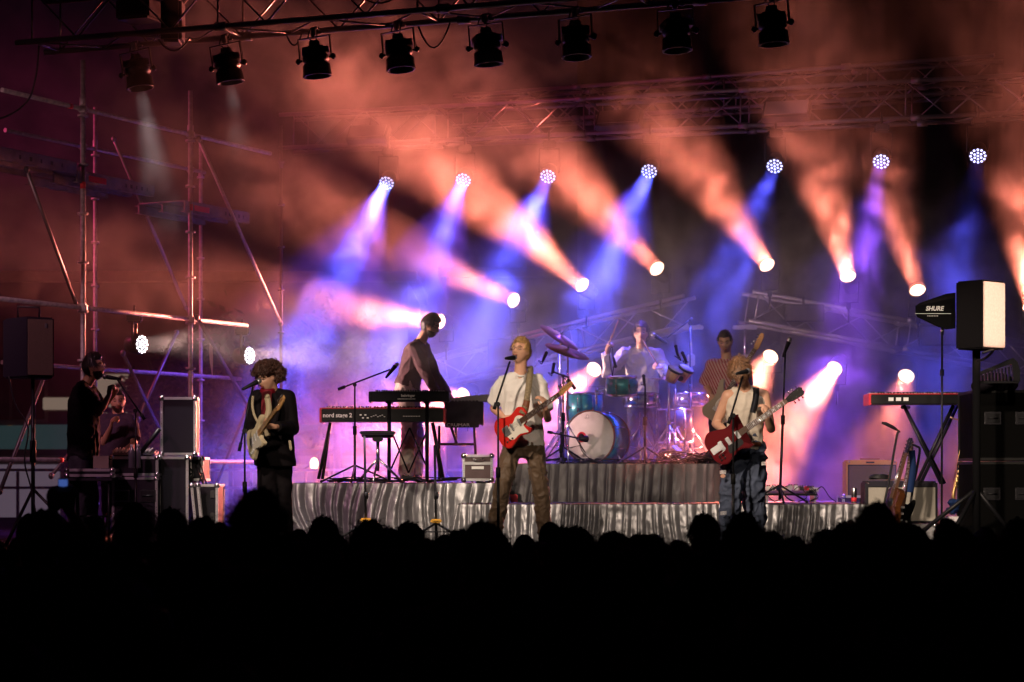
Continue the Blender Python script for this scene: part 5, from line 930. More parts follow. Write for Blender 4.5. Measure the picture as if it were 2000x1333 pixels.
def torso_secs(J, infl=0., lo=-.10, hi=1.05, k=1., belly=0., depth=1., boxy=0.):
    hc, sc = (J['hl']+J['hr'])/2, (J['sl']+J['sr'])/2; up = sc-hc; xh, xs = (J['hr']-J['hl']).normalized(), (J['sr']-J['sl']).normalized(); hw = (J['sr']-J['sl']).length/2; out = []
    # true half width of the shoulders is kept even when the body is turned
    tab = [(-.16,.150,.105),(0,.158,.112),(.25,.138,.102),(.45,.140,.105),(.65,.155,.118),(.85,.168,.118),(.97,.165,.095),(1.04,.115,.075),(1.09,.07,.06)]
    for t, rx, ry in tab:
        if t < lo-.001 or t > hi+.001: continue
        x = xh.lerp(xs, max(0,min(1,t))).normalized(); u = up.normalized(); y = u.cross(x).normalized(); x = y.cross(u).normalized(); rx = rx+(boxy*(.17-rx) if t < .9 else 0)
        bow = y*J.get('bow',0)*sin(pi*max(0,min(1,t)))
        out.append((hc+up*t+bow-y*belly*ga(t,.3,.25)*.3, x, y, rx*k+infl, ry*k*depth+infl+belly*ga(t,.3,.25)))
    return out
def person(label, Y, pts, head, skin='skin', hair=None, top=None, legs_=None, shoes=True, hands=None, k=1., voxel=.0085, brow='dark_hair', lips='lips', floor=0., beard=None, glasses=False, arm_k=1., head_k=1.):
    J = {a: (P(v[0], v[1], Y+(v[2] if len(v) > 2 else 0)) if not isinstance(v, Vector) and not isinstance(v, float) else v) for a, v in pts.items()}
    root = thing('person', label, 'person', ((J['al'].x+J['ar'].x)/2, Y, floor)); H = Head(P(*head['at'][:2], Y+(head['at'][2] if len(head['at']) > 2 else 0)), head.get('yaw',0), head.get('pitch',0), head.get('roll',0), head_k); J['H'] = H; J['root'] = root
    g = MB(); H.skull(g); nb = (J['sl']+J['sr'])/2+Vector((0,0,.03)); nt = H.w((0,-.022,-.062)); g.chain([nb,nb.lerp(nt,.5),nt], [.066*k,.056*k,.054*k], 14)
    g.loft(torso_secs(J, -.008, k=k))
    for a in 'lr':
        g.chain([nb-Vector((0,0,.02)), J['s'+a]+Vector((0,0,.0)), J['s'+a].lerp(J['e'+a],.45), J['e'+a], J['e'+a].lerp(J['w'+a],.35), J['w'+a]], [.055*k,.052*k*arm_k,.044*k*arm_k,.036*k*arm_k,.037*k*arm_k,.025*k], 12)
        g.chain([J['h'+a], J['h'+a].lerp(J['k'+a],.5), J['k'+a], J['k'+a].lerp(J['a'+a],.4), J['a'+a]], [.078*k,.066*k,.048*k,.048*k,.034*k], 12)
        h = hands[a]; hand(g, J['w'+a], *h[:2], **h[2])
        toe = J['a'+a]+Vector((h[2].get('x',0),0,0)); g.chain([J['a'+a], J['a'+a]+Vector((0,-.10,-.045))], [.035*k,.028], 10)
    g.organic('body', skin, root, voxel, 2)
    if hair: hair(H, root)
    for e in (-1,1): g = MB(); g.chain([H.on(e*.018,.030,.002),H.on(e*.034,.036,.002),H.on(e*.048,.029,.001)], [.0030,.0042,.0026], 6); g.build('eyebrow', brow, root)
    for e in (-1,1): g = MB(); g.chain([H.on(e*.019,.008,.001),H.on(e*.031,.002,.002),H.on(e*.044,.007,.001)], [.0030,.0042,.0030], 6); g.build('eyelashes', 'black_hair', root)
    g = MB(); g.sphere(H.on(0,-.052,-.002), (.023,.008,.0050), 12, 6, H.R); g.sphere(H.on(0,-.064,-.002), (.018,.007,.005), 12, 6, H.R); g.build('lips', lips, root)
    if beard: g = MB(); H.shell(g, m_beard, .006, .004, 5); H.shell(g, m_stache, .006, .002, 7); H.strands(g, m_beard, 260, .022, .004, 3, w=.0016); g.build('beard', beard, root)
    if glasses:
        g = MB()
        for e in (-1,1): c = H.w((e*.031,.098,.010)); g.path([c+H.R @ Vector((cos(a/10*6.283)*.021,0,sin(a/10*6.283)*.017)) for a in range(11)], .0016, 5); g.tube(H.w((e*.052,.095,.012)), H.w((e*.074,-.005,.010)), .0016, 5)
        g.tube(H.w((-.010,.100,.012)), H.w((.010,.100,.012)), .0016, 5); g.build('glasses', 'chrome', root)
    if top: top(J, root)
    if legs_: legs_(J, root)
    if shoes:
        for a in 'lr': q = J['a'+a]; g = MB(); fl = floor+.035; g.chain([Vector((q.x,q.y+.05,fl+.01)), Vector((q.x,q.y,fl+.025)), Vector((q.x+(.03 if a=='r' else -.03),q.y-.11,fl)), Vector((q.x+(.05 if a=='r' else -.05),q.y-.19,fl-.008))], [.040,.045,.040,.030], 10); g.organic('shoe', 'shoe', root, .012, 2)
    return J
def sleeve(g, J, a, u, r0, r1, fore=0., r2=.05):
    s, e, w = J['s'+a], J['e'+a], J['w'+a]
    if u < 1: q = s.lerp(e, u); g.cone(s, q, r0, r1, 16); g.sphere(s, r0, 14, 8)
    else: g.chain([s, s.lerp(e,.5), e], [r0,(r0+r1)/2,r1], 14)
    if fore: g.cone(e, e.lerp(w, fore), r1, r2, 16)
def trousers(J, root, m, r=(.105,.082,.072), name='trousers', amp=.008, sc=9, ridged=True, seed=1, k=1., waist=.14, to=.97, flare=0., hips=(.155,.115)):
    hc, sc_ = (J['hl']+J['hr'])/2, (J['sl']+J['sr'])/2; up = (sc_-hc).normalized(); x = (J['hr']-J['hl']).normalized(); y = up.cross(x).normalized(); g = MB()
    g.loft([(hc-up*.10,x,y,hips[0]*.9*k,hips[1]*.9*k),(hc,x,y,hips[0]*k+.012,hips[1]*k+.012),(hc+up*waist*.6,x,y,hips[0]*.95*k,hips[1]*.95*k),(hc+up*waist,x,y,hips[0]*.92*k,hips[1]*.93*k)])
    for a in 'lr':
        h, kn, an = J['h'+a], J['k'+a], J['a'+a]; g.chain([h, h.lerp(kn,.5), kn, kn.lerp(an,.5), kn.lerp(an,to)], [r[0]*k,(r[0]+r[1])/2*k,r[1]*k,(r[1]+r[2])/2*k,r[2]*k+flare], 16)
    return g.organic(name, m, root, .0095, 3, amp, sc, (1,1,.8), seed, ridged)
def tee(J, root, m, name='tee_shirt', infl=.022, lo=-.10, su=.72, sr=(.075,.085), fore=0, amp=.007, sc=8, seed=2, k=1., collar=True, boxy=.6, ridged=True, r2=.05, belly=0, hi=1.05, voxel=.0095):
    g = MB(); g.loft(torso_secs(J, infl, lo, hi, k, belly=belly, boxy=boxy), 26)
    for a in 'lr': sleeve(g, J, a, su, sr[0], sr[1], fore, r2)
    for a in 'lr': nb = (J['sl']+J['sr'])/2; g.chain([nb+Vector((0,0,.026)), nb.lerp(J['s'+a],.5)+Vector((0,0,.022)), J['s'+a]], [.064,.064,sr[0]*.94], 12)
    o = g.organic(name, m, root, voxel, 3, amp, sc, (1,1,.7), seed, ridged)
    if collar: 
        nb = (J['sl']+J['sr'])/2+Vector((0,0,.035)); ax = (J['H'].w((0,-.02,-.06))-nb).normalized(); g = MB(); g.lathe(nb, ax, [(.012,.070),(.030,.064),(.034,.060),(.018,.060)], 24, True); g.build('collar', m, root)
    return o
def short_hair(m, thick=.016, n=700, L=.035, mask=m_short, seed=1, streak=.006, w=.0026, droop=.5, side=(0,0,0)):
    def f(H, root): g = MB(); H.shell(g, mask, thick, streak, seed); H.strands(g, mask, n, L, thick, seed, droop, w, side=side); g.build('hair', m, root)
    return f
def curly_hair(m, R=.150, n=520, seed=3):
    def f(H, root):
        rd = random.Random(seed); g = MB(); H.shell(g, m_short, .035, .02, seed, freq=.6); k = 0
        while k < n:
            v = Vector([rd.gauss(0,1) for _ in range(3)]).normalized()
            if v.y > .15 and v.z < .42: continue
            if v.z < -.62: continue
            k += 1; c = Vector((v.x*R*1.02, v.y*R*.98-.022, v.z*R*.88+.016))*rd.uniform(.78,1.05); ax = Vector([rd.gauss(0,1) for _ in range(3)]).normalized()+Vector((0,0,-.7)); ax.normalize(); u, w = g.frame(ax); rr = rd.uniform(.010,.018); L = rd.uniform(.03,.055); tw = rd.choice((-1,1)); ph = rd.uniform(0,6)
            g.path([H.w(c+ax*L*(t/11-.5)+(u*cos(ph+tw*t*1.05)+w*sin(ph+tw*t*1.05))*rr) for t in range(12)], .0045, 4)
        g.build('hair', m, root)
    return f
V = Vector
# --- the singer
def singer_top(J, root): tee(J, root, 'tee', infl=.018, lo=-.13, su=.80, sr=(.064,.088), amp=.021, sc=5.0, seed=5, boxy=.7, voxel=.008)
SING = person('singer in a loose white tee and brown trousers holding a red guitar, centre stage', 19.3,
 dict(sl=(983,746,-.02), sr=(1050,744,.05), el=(964,798,.10), er=(1070,818,.0), wl=(985,817,-.10), wr=(1065,799,-.20), hl=(1001,872), hr=(1043,872,.03), kl=(981,955,-.10), kr=(1055,952,.05), al=(962,1058,.0), ar=(1067,1058,.12)),
 dict(at=(1017,687,-.03), yaw=-28, pitch=10, roll=3), hair=short_hair('blond', .018, 1100, .034, m_short, 4, side=(-.4,0,0)), top=singer_top, brow='ginger',
 legs_=lambda J, r: trousers(J, r, 'brown', (.094,.074,.066), amp=.017, sc=10, seed=3), glasses=True, voxel=.0065,
 hands=dict(l=(V((.8,-.45,-.05)), V((-.1,.8,-.5)), dict(side=-1, curl=(.5,.55,.6,.6))), r=(V((-.1,-.35,.8)), V((-.75,.2,.3)), dict(side=1, curl=(.7,.75,.8,.8)))))
SG_ = dict(a=P(1003,835,19.0), b=P(1062,796,18.84))
guitar('red electric guitar with a cream pickguard held by the singer', 'tele', 'redlac', 'maple', 'rose', SG_['a'], P(1112,758,18.68), (-.15,-1,.18), .90, [(-.10,-.03),(-.06,-.11),(.03,-.10),(.10,-.12),(.14,-.13),(.12,-.05),(.16,-.03),(.16,.03),(.10,.07),(.02,.03),(-.04,.02)], .042, 'maple',
 strap=[P(1019,808,18.90)+V((0,0,0)),P(1027,790,18.98),P(1032,760,19.08),P(1035,735,19.16),P(1036,722,19.28),P(1034,716,19.42)])
g = MB(); ribbon(g, [P(1024,806,18.93), P(1027,794,18.965), P(1029,783,18.985)], .060, .006); g.build('strap_end', 'leather', bpy.data.objects['electric_guitar.001'] if 'electric_guitar.001' in bpy.data.objects else None)
# --- the curly haired guitarist in the suit
def suit_top(J, root):
    o = tee(J, root, 'suit', 'jacket', .030, -.16, 1., (.082,.066), .93, .016, 6, 6, collar=False, boxy=.55, ridged=False, r2=.050)
    hc = (J['hl']+J['hr'])/2; g = MB(); x = (J['hr']-J['hl']).normalized(); up = V((0,0,1)); y = up.cross(x).normalized()
    g.loft([(hc+V((0,0,.10)),x,y,.172,.135),(hc,x,y,.185,.15),(hc+V((.02,0,-.10)),x,y,.185,.155)], 24); g.organic('jacket_skirt', 'suit', root, .010, 2, .006, 7, (1,1,.7), 8)
    c = (J['sl']+J['sr'])/2; F = lambda px,py,d: P(px,py,19.6+d)
    g = MB(); g.prism([(-.040,.14),(.045,.15),(.05,.02),(.01,-.16),(-.05,-.15),(-.045,.0)], 0, .012, Matrix.Translation(F(520,796,-.205)) @ Matrix.Rotation(.2,4,'Z') @ Matrix.Rotation(pi/2-.12,4,'X'), .004); g.build('shirt_front', 'redshirt', root)
    g = MB(); g.lathe(F(523,765,-.03), (0,-.25,1), [(-.02,.074),(.03,.066),(.035,.060),(-.01,.062)], 24, True); g.build('shirt_collar', 'redshirt', root)
    g = MB(); ribbon(g, [F(522,776,-.215),F(525,800,-.225),F(520,822,-.23),F(523,852,-.22)], .052, .008); g.sphere(F(522,774,-.218), (.024,.016,.022), 10, 8); g.build('tie', 'tie', root)
    g = MB(); ribbon(g, [F(494,774,-.13),F(493,792,-.17),F(497,812,-.20),F(505,826,-.22)], .022, .005); g.build('scarf_edge', 'tie', root)
    g = MB(); g.prism([(-.012,.045),(.010,.043),(.022,-.035),(.010,-.05),(-.002,-.035)], 0, .005, Matrix.Translation(F(566,870,-.165)) @ Matrix.Rotation(pi/2,4,'X') ); g.build('pocket_cloth', 'tie', root)
    for s_, pts in ((-1,[F(511,768,-.16),F(504,790,-.205),F(510,826,-.225)]),(1,[F(536,768,-.15),F(543,795,-.20),F(532,835,-.225)])): g = MB(); ribbon(g, pts, .05, .008); g.build('lapel', 'suit', root)
person('curly haired guitarist in a black suit with red shirt and striped tie', 19.6,
 dict(sl=(503,777,.03), sr=(561,777,.02), el=(489,830,.06), er=(573,838,.0), wl=(492,846,-.20), wr=(538,834,-.34), hl=(520,890), hr=(552,890,.04), kl=(524,975,-.03), kr=(550,972,.06), al=(526,1060), ar=(556,1060,.12)),
 dict(at=(522,738,-.06), yaw=-42, pitch=-22, roll=-4), hair=curly_hair('curl'), top=suit_top,
 legs_=lambda J, r: trousers(J, r, 'suit', (.105,.088,.086), amp=.015, sc=7, seed=6, ridged=False),
 hands=dict(l=(V((.35,-.7,.1)), V((.6,.5,-.3)), dict(side=-1, curl=(.7,.75,.8,.8))), r=(V((-.7,-.25,.1)), V((-.1,.5,.8)), dict(side=1, curl=(.9,.9,.95,1.)))))
guitar('cream electric guitar with maple neck held by the suited guitarist', 'strat', 'cream', 'maple', 'maple', P(501,858,19.18), P(556,784,18.62), (-.72,-.68,.12), .92, [(-.10,-.12),(-.02,-.10),(.06,-.12),(.14,-.12),(.12,-.03),(.12,.03),(.05,.04),(-.06,.03),(-.09,-.05)], .042)
# --- the guitarist in the tank top
def tank_top(J, root):
    o = tee(J, root, 'tank', 'tank_top', .014, -.14, .10, (.045,.05), 0, .012, 9, 9, collar=True, boxy=.35, hi=1.05, ridged=True)
person('guitarist with bowed head in a pale sleeveless top and torn blue jeans', 19.2,
 dict(sl=(1422,774,.0), sr=(1491,773,.02), el=(1398,828,.06), er=(1506,838,-.02), wl=(1418,842,-.12), wr=(1499,815,-.20), hl=(1436,880), hr=(1472,880,.03), kl=(1428,965,-.05), kr=(1473,962,.05), al=(1424,1058,.0), ar=(1474,1058,.12)),
 dict(at=(1445,727,-.13), yaw=-12, pitch=-38, roll=-3), hair=short_hair('ginger', .024, 1400, .06, m_fringe, 8, .010, .003, .55), top=tank_top, arm_k=1.12, brow='ginger',
 legs_=lambda J, r: trousers(J, r, 'denim', (.110,.095,.092), 'jeans', .028, 8, True, 12),
 hands=dict(l=(V((.65,-.5,-.2)), V((-.1,.7,-.6)), dict(side=-1, curl=(.5,.55,.6,.6))), r=(V((-.05,-.3,.85)), V((-.75,.25,.2)), dict(side=1, curl=(.75,.8,.85,.85)))))
guitar('cherry red double horned guitar with black headstock held by the tank top guitarist', 'sg', 'cherry', 'cherry', 'rose', P(1424,862,18.92), P(1571,760,18.72), (-.1,-1,.15), .99, [(-.02,-.02),(-.05,-.10),(.04,-.10),(.10,-.09),(.10,-.04),(.03,-.035)], .036, 'rubber',
 strap=[P(1470,806,18.93),P(1475,785,19.02),P(1477,768,19.08),P(1476,757,19.2)])
jn = [o for o in bpy.data.objects if o.name.startswith('jeans')][0]
g = MB(); g.prism(spline([(-.022,.0),(-.008,.016),(.014,.012),(.022,-.004),(.004,-.018),(-.014,-.014)],3), 0, .004, Matrix.Translation(P(1412,930,19.02)) @ Matrix.Rotation(pi/2,4,'X')); g.build('knee_tear', 'skin', jn.parent)
for (x,y) in ((1412,922),(1413,1002),(1493,905)):
    g = MB()
    for i in range(7): g.tube(P(x-6,y-2+i*1.0,19.03), P(x+6,y-3+i*1.1,19.02), .0016, 4)
    g.build('frayed_threads', 'print', jn.parent)
g = MB(); hc = P(1454,872,19.2); g.lathe(hc, (0,0,1), [(0,.158),(.035,.156),(.035,.150),(0,.152)], 28, True); [setattr(v.co, 'y', hc.y+(v.co.y-hc.y)*.75) for v in g.bm.verts]; g.build('belt', 'leather', jn.parent)
# --- the keyboard player, leaning over
person('bearded keyboard player leaning over in a burgundy sweater, seen in profile', 22.9,
 dict(sl=(810,680,-.14), sr=(826,680,.14), el=(833,732,-.24), er=(850,735,.2), wl=(858,776,-.22), wr=(882,778,.12), hl=(793,755,-.09), hr=(797,755,.09), kl=(800,840,-.09), kr=(812,842,.12), al=(793,925,-.09), ar=(812,928,.14)),
 dict(at=(841,637,0), yaw=72, pitch=-24, roll=0), skin='skin2', hair=short_hair('black_hair', .022, 900, .035, m_short, 11, .01), brow='black_hair', beard='black_hair', floor=.6,
 top=lambda J, r: tee(J, r, 'vest', 'sweater', .026, -.10, 1., (.078,.060), .85, .016, 8, 14, boxy=.3, r2=.045), legs_=lambda J, r: trousers(J, r, 'khaki', (.100,.082,.075), amp=.02, seed=15),
 hands=dict(l=(V((.8,-.1,-.5)), V((-.2,.0,-.9)), dict(side=1, curl=(.35,.35,.4,.4))), r=(V((.8,0,-.4)), V((-.2,0,-.9)), dict(side=-1, curl=(.35,.35,.4,.4)))))
# --- the drummer
person('drummer in an open off white shirt raising two sticks, half lost in blue haze', 24.5,
 dict(sl=(1222,692), sr=(1283,692), el=(1187,728,-.12), er=(1302,732,-.06), wl=(1186,686,-.25), wr=(1291,716,-.28), hl=(1242,790,.1), hr=(1272,790,.1), kl=(1238,845,-.1), kr=(1290,845,-.05), al=(1240,898,.0), ar=(1290,898,.0)),
 dict(at=(1252,652,-.05), yaw=-4, pitch=4, roll=2), skin='skin', hair=short_hair('dark_hair', .026, 900, .05, m_short, 17, .012), floor=.8,
 top=lambda J, r: tee(J, r, 'offwhite', 'shirt', .026, -.14, 1., (.078,.070), .9, .022, 6, 18, boxy=.5, r2=.052), legs_=lambda J, r: trousers(J, r, 'dpants', (.100,.080,.07), seed=19),
 hands=dict(l=(V((.15,-.2,.9)), V((.5,-.4,.2)), dict(side=1, curl=(1.2,1.25,1.3,1.35))), r=(V((-.35,-.3,.15)), V((-.2,.4,-.8)), dict(side=1, curl=(1.2,1.25,1.3,1.35)))))
for i,(a,b,w) in enumerate(((P(1188,676,24.20),P(1209,623,24.2),'raised upright in the drummer left hand of the picture'),(P(1285,712,24.15),P(1253,662,24.0),'slanting before the drummer chest'))):
    t = thing('drumstick', 'pale drumstick '+w, 'drumstick', a); g = MB(); d = (b-a).normalized(); g.tube(a-d*.06, b-d*.02, .0075, 8); g.build('shaft', 'maple', t); g = MB(); g.sphere(b, .008, 8, 6); g.build('tip', 'maple', t)
# --- the bass player
def bass_top(J, root):
    tee(J, root, 'pinkstripe', 'striped_shirt', .026, -.12, .95, (.078,.080), 0, .014, 8, 22, boxy=.6)
    c = (J['sl']+J['sr'])/2; g = MB(); g.chain([J['sr']+V((0,-.0,.012)), J['sr'].lerp(J['er'],.5), J['er'], J['er'].lerp(J['wr'],.8)], [.090,.088,.075,.06], 14); g.organic('denim_sleeve', 'denim', root, .011, 3, .008, 8, seed=24)
person('dark haired bass player in an open striped red and pink shirt behind the bowed guitarist', 22.9,
 dict(sl=(1391,716), sr=(1448,712,.02), el=(1379,752,.08), er=(1458,752,.05), wl=(1388,772,-.16), wr=(1459,724,-.20), hl=(1404,815), hr=(1434,815), kl=(1400,880), kr=(1438,880,.04), al=(1400,965), ar=(1440,965,.08)),
 dict(at=(1416,668,-.04), yaw=-10, pitch=-20, roll=-2), skin='skin2', hair=short_hair('black_hair', .012, 700, .02, m_short, 26, .003), brow='black_hair', top=bass_top, floor=.4,
 legs_=lambda J, r: trousers(J, r, 'dpants', (.105,.085,.08), seed=27), hands=dict(l=(V((.35,-.4,-.6)), V((.3,.7,-.1)), dict(side=-1, curl=(.5,.55,.6,.65))), r=(V((0,-.3,.85)), V((-.75,.25,.2)), dict(side=1, curl=(.8,.85,.9,.9)))))
guitar('pale bass guitar slung steeply, its headstock beside the bass player head', 'strat', 'basscream', 'maple', 'rose', P(1408,790,22.5), P(1482,674,22.45), (-.45,-.85,.15), .98, [(-.10,-.12),(.06,-.12),(.12,-.03),(.05,.04),(-.06,.03)], .042, sixplus=False, neck_len=.52, name='bass_guitar', cat='bass guitar',
 strap=[P(1428,742,22.62),P(1436,722,22.68),P(1440,706,22.78)])
# --- the two engineers
person('bearded engineer in a black tee singing into a hand held microphone, in profile', 21.0,
 dict(sl=(158,762,-.14), sr=(172,762,.16), el=(194,806,-.26), er=(196,800,.20), wl=(213,772,-.20), wr=(219,775,.05), hl=(155,900,-.08), hr=(165,900,.09), kl=(153,975,-.08), kr=(172,975,.09), al=(150,1046,-.08), ar=(170,1048,.10)),
 dict(at=(184,718,0), yaw=74, pitch=6, roll=0), skin='skin2', hair=short_hair('black_hair', .026, 1100, .05, m_short, 31, .012), brow='black_hair', beard='black_hair', glasses=True,
 top=lambda J, r: tee(J, r, 'dtee', 'tee_shirt', .026, -.14, .85, (.078,.085), 0, .014, 8, 32, belly=.03), legs_=lambda J, r: trousers(J, r, 'dpants', (.110,.105,.1), 'shorts', .006, 8, True, 33, to=.12),
 hands=dict(l=(V((.15,-.1,.95)), V((.6,.5,.1)), dict(side=1, curl=(1.1,1.15,1.2,1.25))), r=(V((.3,0,.8)), V((.3,-.8,.1)), dict(side=-1, curl=(1.,1.,1.,1.)))))
t = thing('microphone', 'hand held microphone at the mouth of the bearded engineer', 'microphone', P(205,737,20.85)); tip = P(205,736,20.84); d = V((-.9,.05,.15)).normalized(); g = MB(); g.sphere(tip, .026, 14, 10); g.build('grille', 'alu', t); g = MB(); g.lathe(tip-d*.015, -d, [(0,.02),(.03,.022),(.15,.013)], 14); g.build('handle', 'blackp', t)
t = thing('stool', 'dark stool under the sitting engineer', 'stool', P(228,950,22)); q = P(228,905,22.0); g = MB(); g.lathe((q.x,22.02,.66), (0,0,1), [(0,.15),(.05,.17),(.07,0)], 20); g.build('seat', 'blackp', t)
for a_ in range(4): g = MB(); g.tube((q.x+cos(a_*1.57+.8)*.1,22+sin(a_*1.57+.8)*.1,.66), (q.x+cos(a_*1.57+.8)*.2,22+sin(a_*1.57+.8)*.2,.0), .013); g.build('leg', 'black', t)
person('second engineer with a short beard in a dark polo behind the mixer, hand raised', 22.0,
 dict(sl=(208,822), sr=(253,822), el=(203,865,-.10), er=(262,868,-.10), wl=(216,836,-.28), wr=(240,884,-.30), hl=(218,906), hr=(244,906), kl=(214,912,-.42), kr=(250,912,-.42), al=(214,1000,-.42), ar=(250,1000,-.42)),
 dict(at=(230,784,-.03), yaw=10, pitch=-8, roll=0), skin='skin2', hair=short_hair('black_hair', .008, 300, .012, m_short, 35, .002), brow='black_hair', beard='dark_hair', shoes=True, voxel=.010,
 top=lambda J, r: tee(J, r, 'polo', 'polo_shirt', .028, -.10, .8, (.080,.080), 0, .006, 8, 36, belly=.03), legs_=lambda J, r: trousers(J, r, 'dpants', (.10,.085,.08), seed=37),
 hands=dict(l=(V((.2,-.3,.8)), V((.7,.3,-.3)), dict(side=1, curl=(.7,.8,.9,.9))), r=(V((-.7,-.5,-.1)), V((0,.1,-1)), dict(side=1, curl=(.3,.3,.35,.4)))))
# ------------------------------------------------------------------ the crowd, seen from behind in the dark
def fan(style, seed, arms=0):
    t = thing('person', '', 'person', (0,0,0), 'people in the dark crowd'); rd = random.Random(seed); H = Head((0,0,1.635), 180+rd.uniform(-15,15), rd.uniform(-4,8), 0, 1.)
    J = dict(hl=V((.09,0,.92)), hr=V((-.09,0,.92)), sl=V((.185,0,1.42)), sr=V((-.185,0,1.42)), el=V((.24,.02,1.14)), er=V((-.24,.02,1.14)), wl=V((.22,.12,.92)), wr=V((-.22,.12,.92)), kl=V((.10,.0,.5)), kr=V((-.10,0,.5)), al=V((.11,-.02,.08)), ar=V((-.11,-.02,.08)))
    if arms == 1: J['el'] = V((.26,.18,1.52)); J['wl'] = V((.06,.22,1.78)); J['er'] = V((-.26,.18,1.52)); J['wr'] = V((-.02,.22,1.78))
    if arms == 2: J['er'] = V((-.26,.10,1.60)); J['wr'] = V((-.22,.14,1.86))
    g = MB(); H.skull(g, True); nb = V((0,0,1.45)); g.chain([nb, H.w((0,-.02,-.06))], [.065,.056], 10); g.loft(torso_secs(J, -.01), 16)
    for a in 'lr':
        g.chain([J['s'+a],J['e'+a],J['w'+a]], [.05,.038,.026], 8); up = J['w'+a].z > 1.5
        hand(g, J['w'+a], V((0,.1,1)) if up else V((0,.1,-1)), V((0,1,0)), 1 if a == 'l' else -1, (.25,.2,.2,.3) if arms == 2 else (.7,.7,.7,.7) if up else (.4,.4,.4,.4), 1.1)
        g.chain([J['h'+a],J['k'+a],J['a'+a],J['a'+a]+V((0,.14,-.04))], [.08,.055,.04,.035], 8)
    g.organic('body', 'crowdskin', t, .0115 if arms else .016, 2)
    g = MB()
    if style == 'curly': H.shell(g, m_short, .045, .03, seed, True, freq=.6); H.strands(g, m_short, 700, .07, .045, seed, .1, .005, .014)
    elif style == 'short': H.shell(g, m_short, .012, .008, seed, True); H.strands(g, m_short, 200, .02, .01, seed, .4, .003)
    elif style == 'long':
        H.shell(g, m_short, .022, .006, seed, True); H.strands(g, m_short, 500, .16, .018, seed, .9, .006)
        g.loft([(H.w((0,-.03,z)), V((1,0,0)), V((0,1,0)), .085-.0*k, .05) for k, z in enumerate((.02,-.08,-.2))], 14)
    elif style == 'bun': H.shell(g, m_short, .014, .004, seed, True); g.sphere(H.w((0,-.10,.07)), .045, 12, 8); H.strands(g, m_short, 200, .03, .012, seed, .4, .003)
    elif style == 'cap': g.lathe(H.w((0,0,.03)), V((0,0,1)), [(0,.09),(.03,.092),(.07,.08),(.10,.045),(.105,0)], 18); g.box(H.w((0,.12,.04)), (.14,.12,.012), None, .004)
    else: H.shell(g, m_short, .028, .018, seed, True); H.strands(g, m_short, 500, .06, .028, seed, .3, .005)
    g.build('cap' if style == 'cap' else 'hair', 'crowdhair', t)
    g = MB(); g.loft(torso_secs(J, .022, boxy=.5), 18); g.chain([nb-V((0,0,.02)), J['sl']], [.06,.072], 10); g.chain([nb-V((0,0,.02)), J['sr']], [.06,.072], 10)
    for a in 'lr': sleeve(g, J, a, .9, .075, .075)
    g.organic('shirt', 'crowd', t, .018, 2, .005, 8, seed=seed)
    g = MB(); g.loft([(V((0,0,.82)),V((1,0,0)),V((0,1,0)),.14,.10),(V((0,0,.95)),V((1,0,0)),V((0,1,0)),.17,.13),(V((0,0,1.05)),V((1,0,0)),V((0,1,0)),.15,.11)])
    for a in 'lr': g.chain([J['h'+a],J['k'+a],J['a'+a]], [.105,.08,.065], 10)
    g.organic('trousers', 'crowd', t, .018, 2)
    return t
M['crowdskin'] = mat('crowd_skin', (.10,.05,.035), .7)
KINDS = [fan('short',41), fan('mop',42), fan('curly',43), fan('long',44), fan('bun',45), fan('cap',46)]; used_ = set()
GZ = -1.25
def put(kind, px, ytop, Y, label=None, proto=None):
    H_ = EYE-GZ+(930-ytop)*Y/FPX; base = 1.775 if kind not in (2,) else 1.81; p = proto or KINDS[kind]
    if p.name in used_: o = copy_tree(p)
    else: o = p; used_.add(p.name)
    o.location = ((px-1000)*Y/FPX, Y, GZ); s = H_/base; o.scale = (max(s,.94), max(s,.94), s); o.rotation_euler = (0,0,random.uniform(-.25,.25)); o['label'] = label or 'person low in the dark crowd, merged into its black band'
    return o
random.seed(77)
put(2, 505, 958, 8.6, 'person with the tallest and broadest dark head in the crowd, below the suited guitarist')
FRONT = [(0,185,1016,13),(3,262,994,12),(1,335,998,12.5),(2,395,1012,13),(4,430,1018,13.5),(0,584,1031,14),(1,632,1013,12.5),(2,722,1018,12),(1,800,1024,12.5),(3,872,1046,12),(1,945,1024,9),(0,1075,1017,13.5),(1,1128,1034,11.5),(0,1210,1040,13),(3,1268,1046,12),(1,1376,1008,12.5),(2,1452,1004,11.5),(0,1505,1050,13),(0,1555,1066,13.5),(2,1655,1032,12),(2,1712,998,9.5),(1,1780,1040,11.5),(4,1850,1022,12),(0,1925,1040,12.5),(1,1990,1030,12),(0,60,1012,12.5),(5,130,1030,12)]
FL = ['left of the folding table', 'below the folding table of the engineers', 'before the tall flight case', 'before the leaning case lid', 'curly haired, before the low rack latches', 'small, just right of the broadest head', 'before the left part of the silver skirt', 'curly haired, below the left yellow clamp', 'between the two yellow clamps', 'right of the right yellow clamp', 'wide, before the singer left foot of the picture', 'below the singer right foot of the picture', 'just right of the singer feet', 'before the low skirt under the bass drum', 'before the low skirt under the bongos', 'left of the torn jeans', 'curly haired, right below the torn jeans', 'right of the tank top guitarist feet', 'small, before the skirt under the pedalboard', 'curly haired, below the right end of the skirt', 'tall curly head before the grey amplifier', 'right of the grey amplifier', 'with a hair bun, below the saxophone', 'before the dark rack', 'at the right picture edge', 'at the left edge under the loudspeaker stand', 'with a cap, right of the raised phone']
for (k, px, yt, Y), w_ in zip(FRONT, FL): put(k, px, yt-(12 if px < 300 or px > 1600 else 0), Y, 'black silhouette head in the crowd, '+w_)
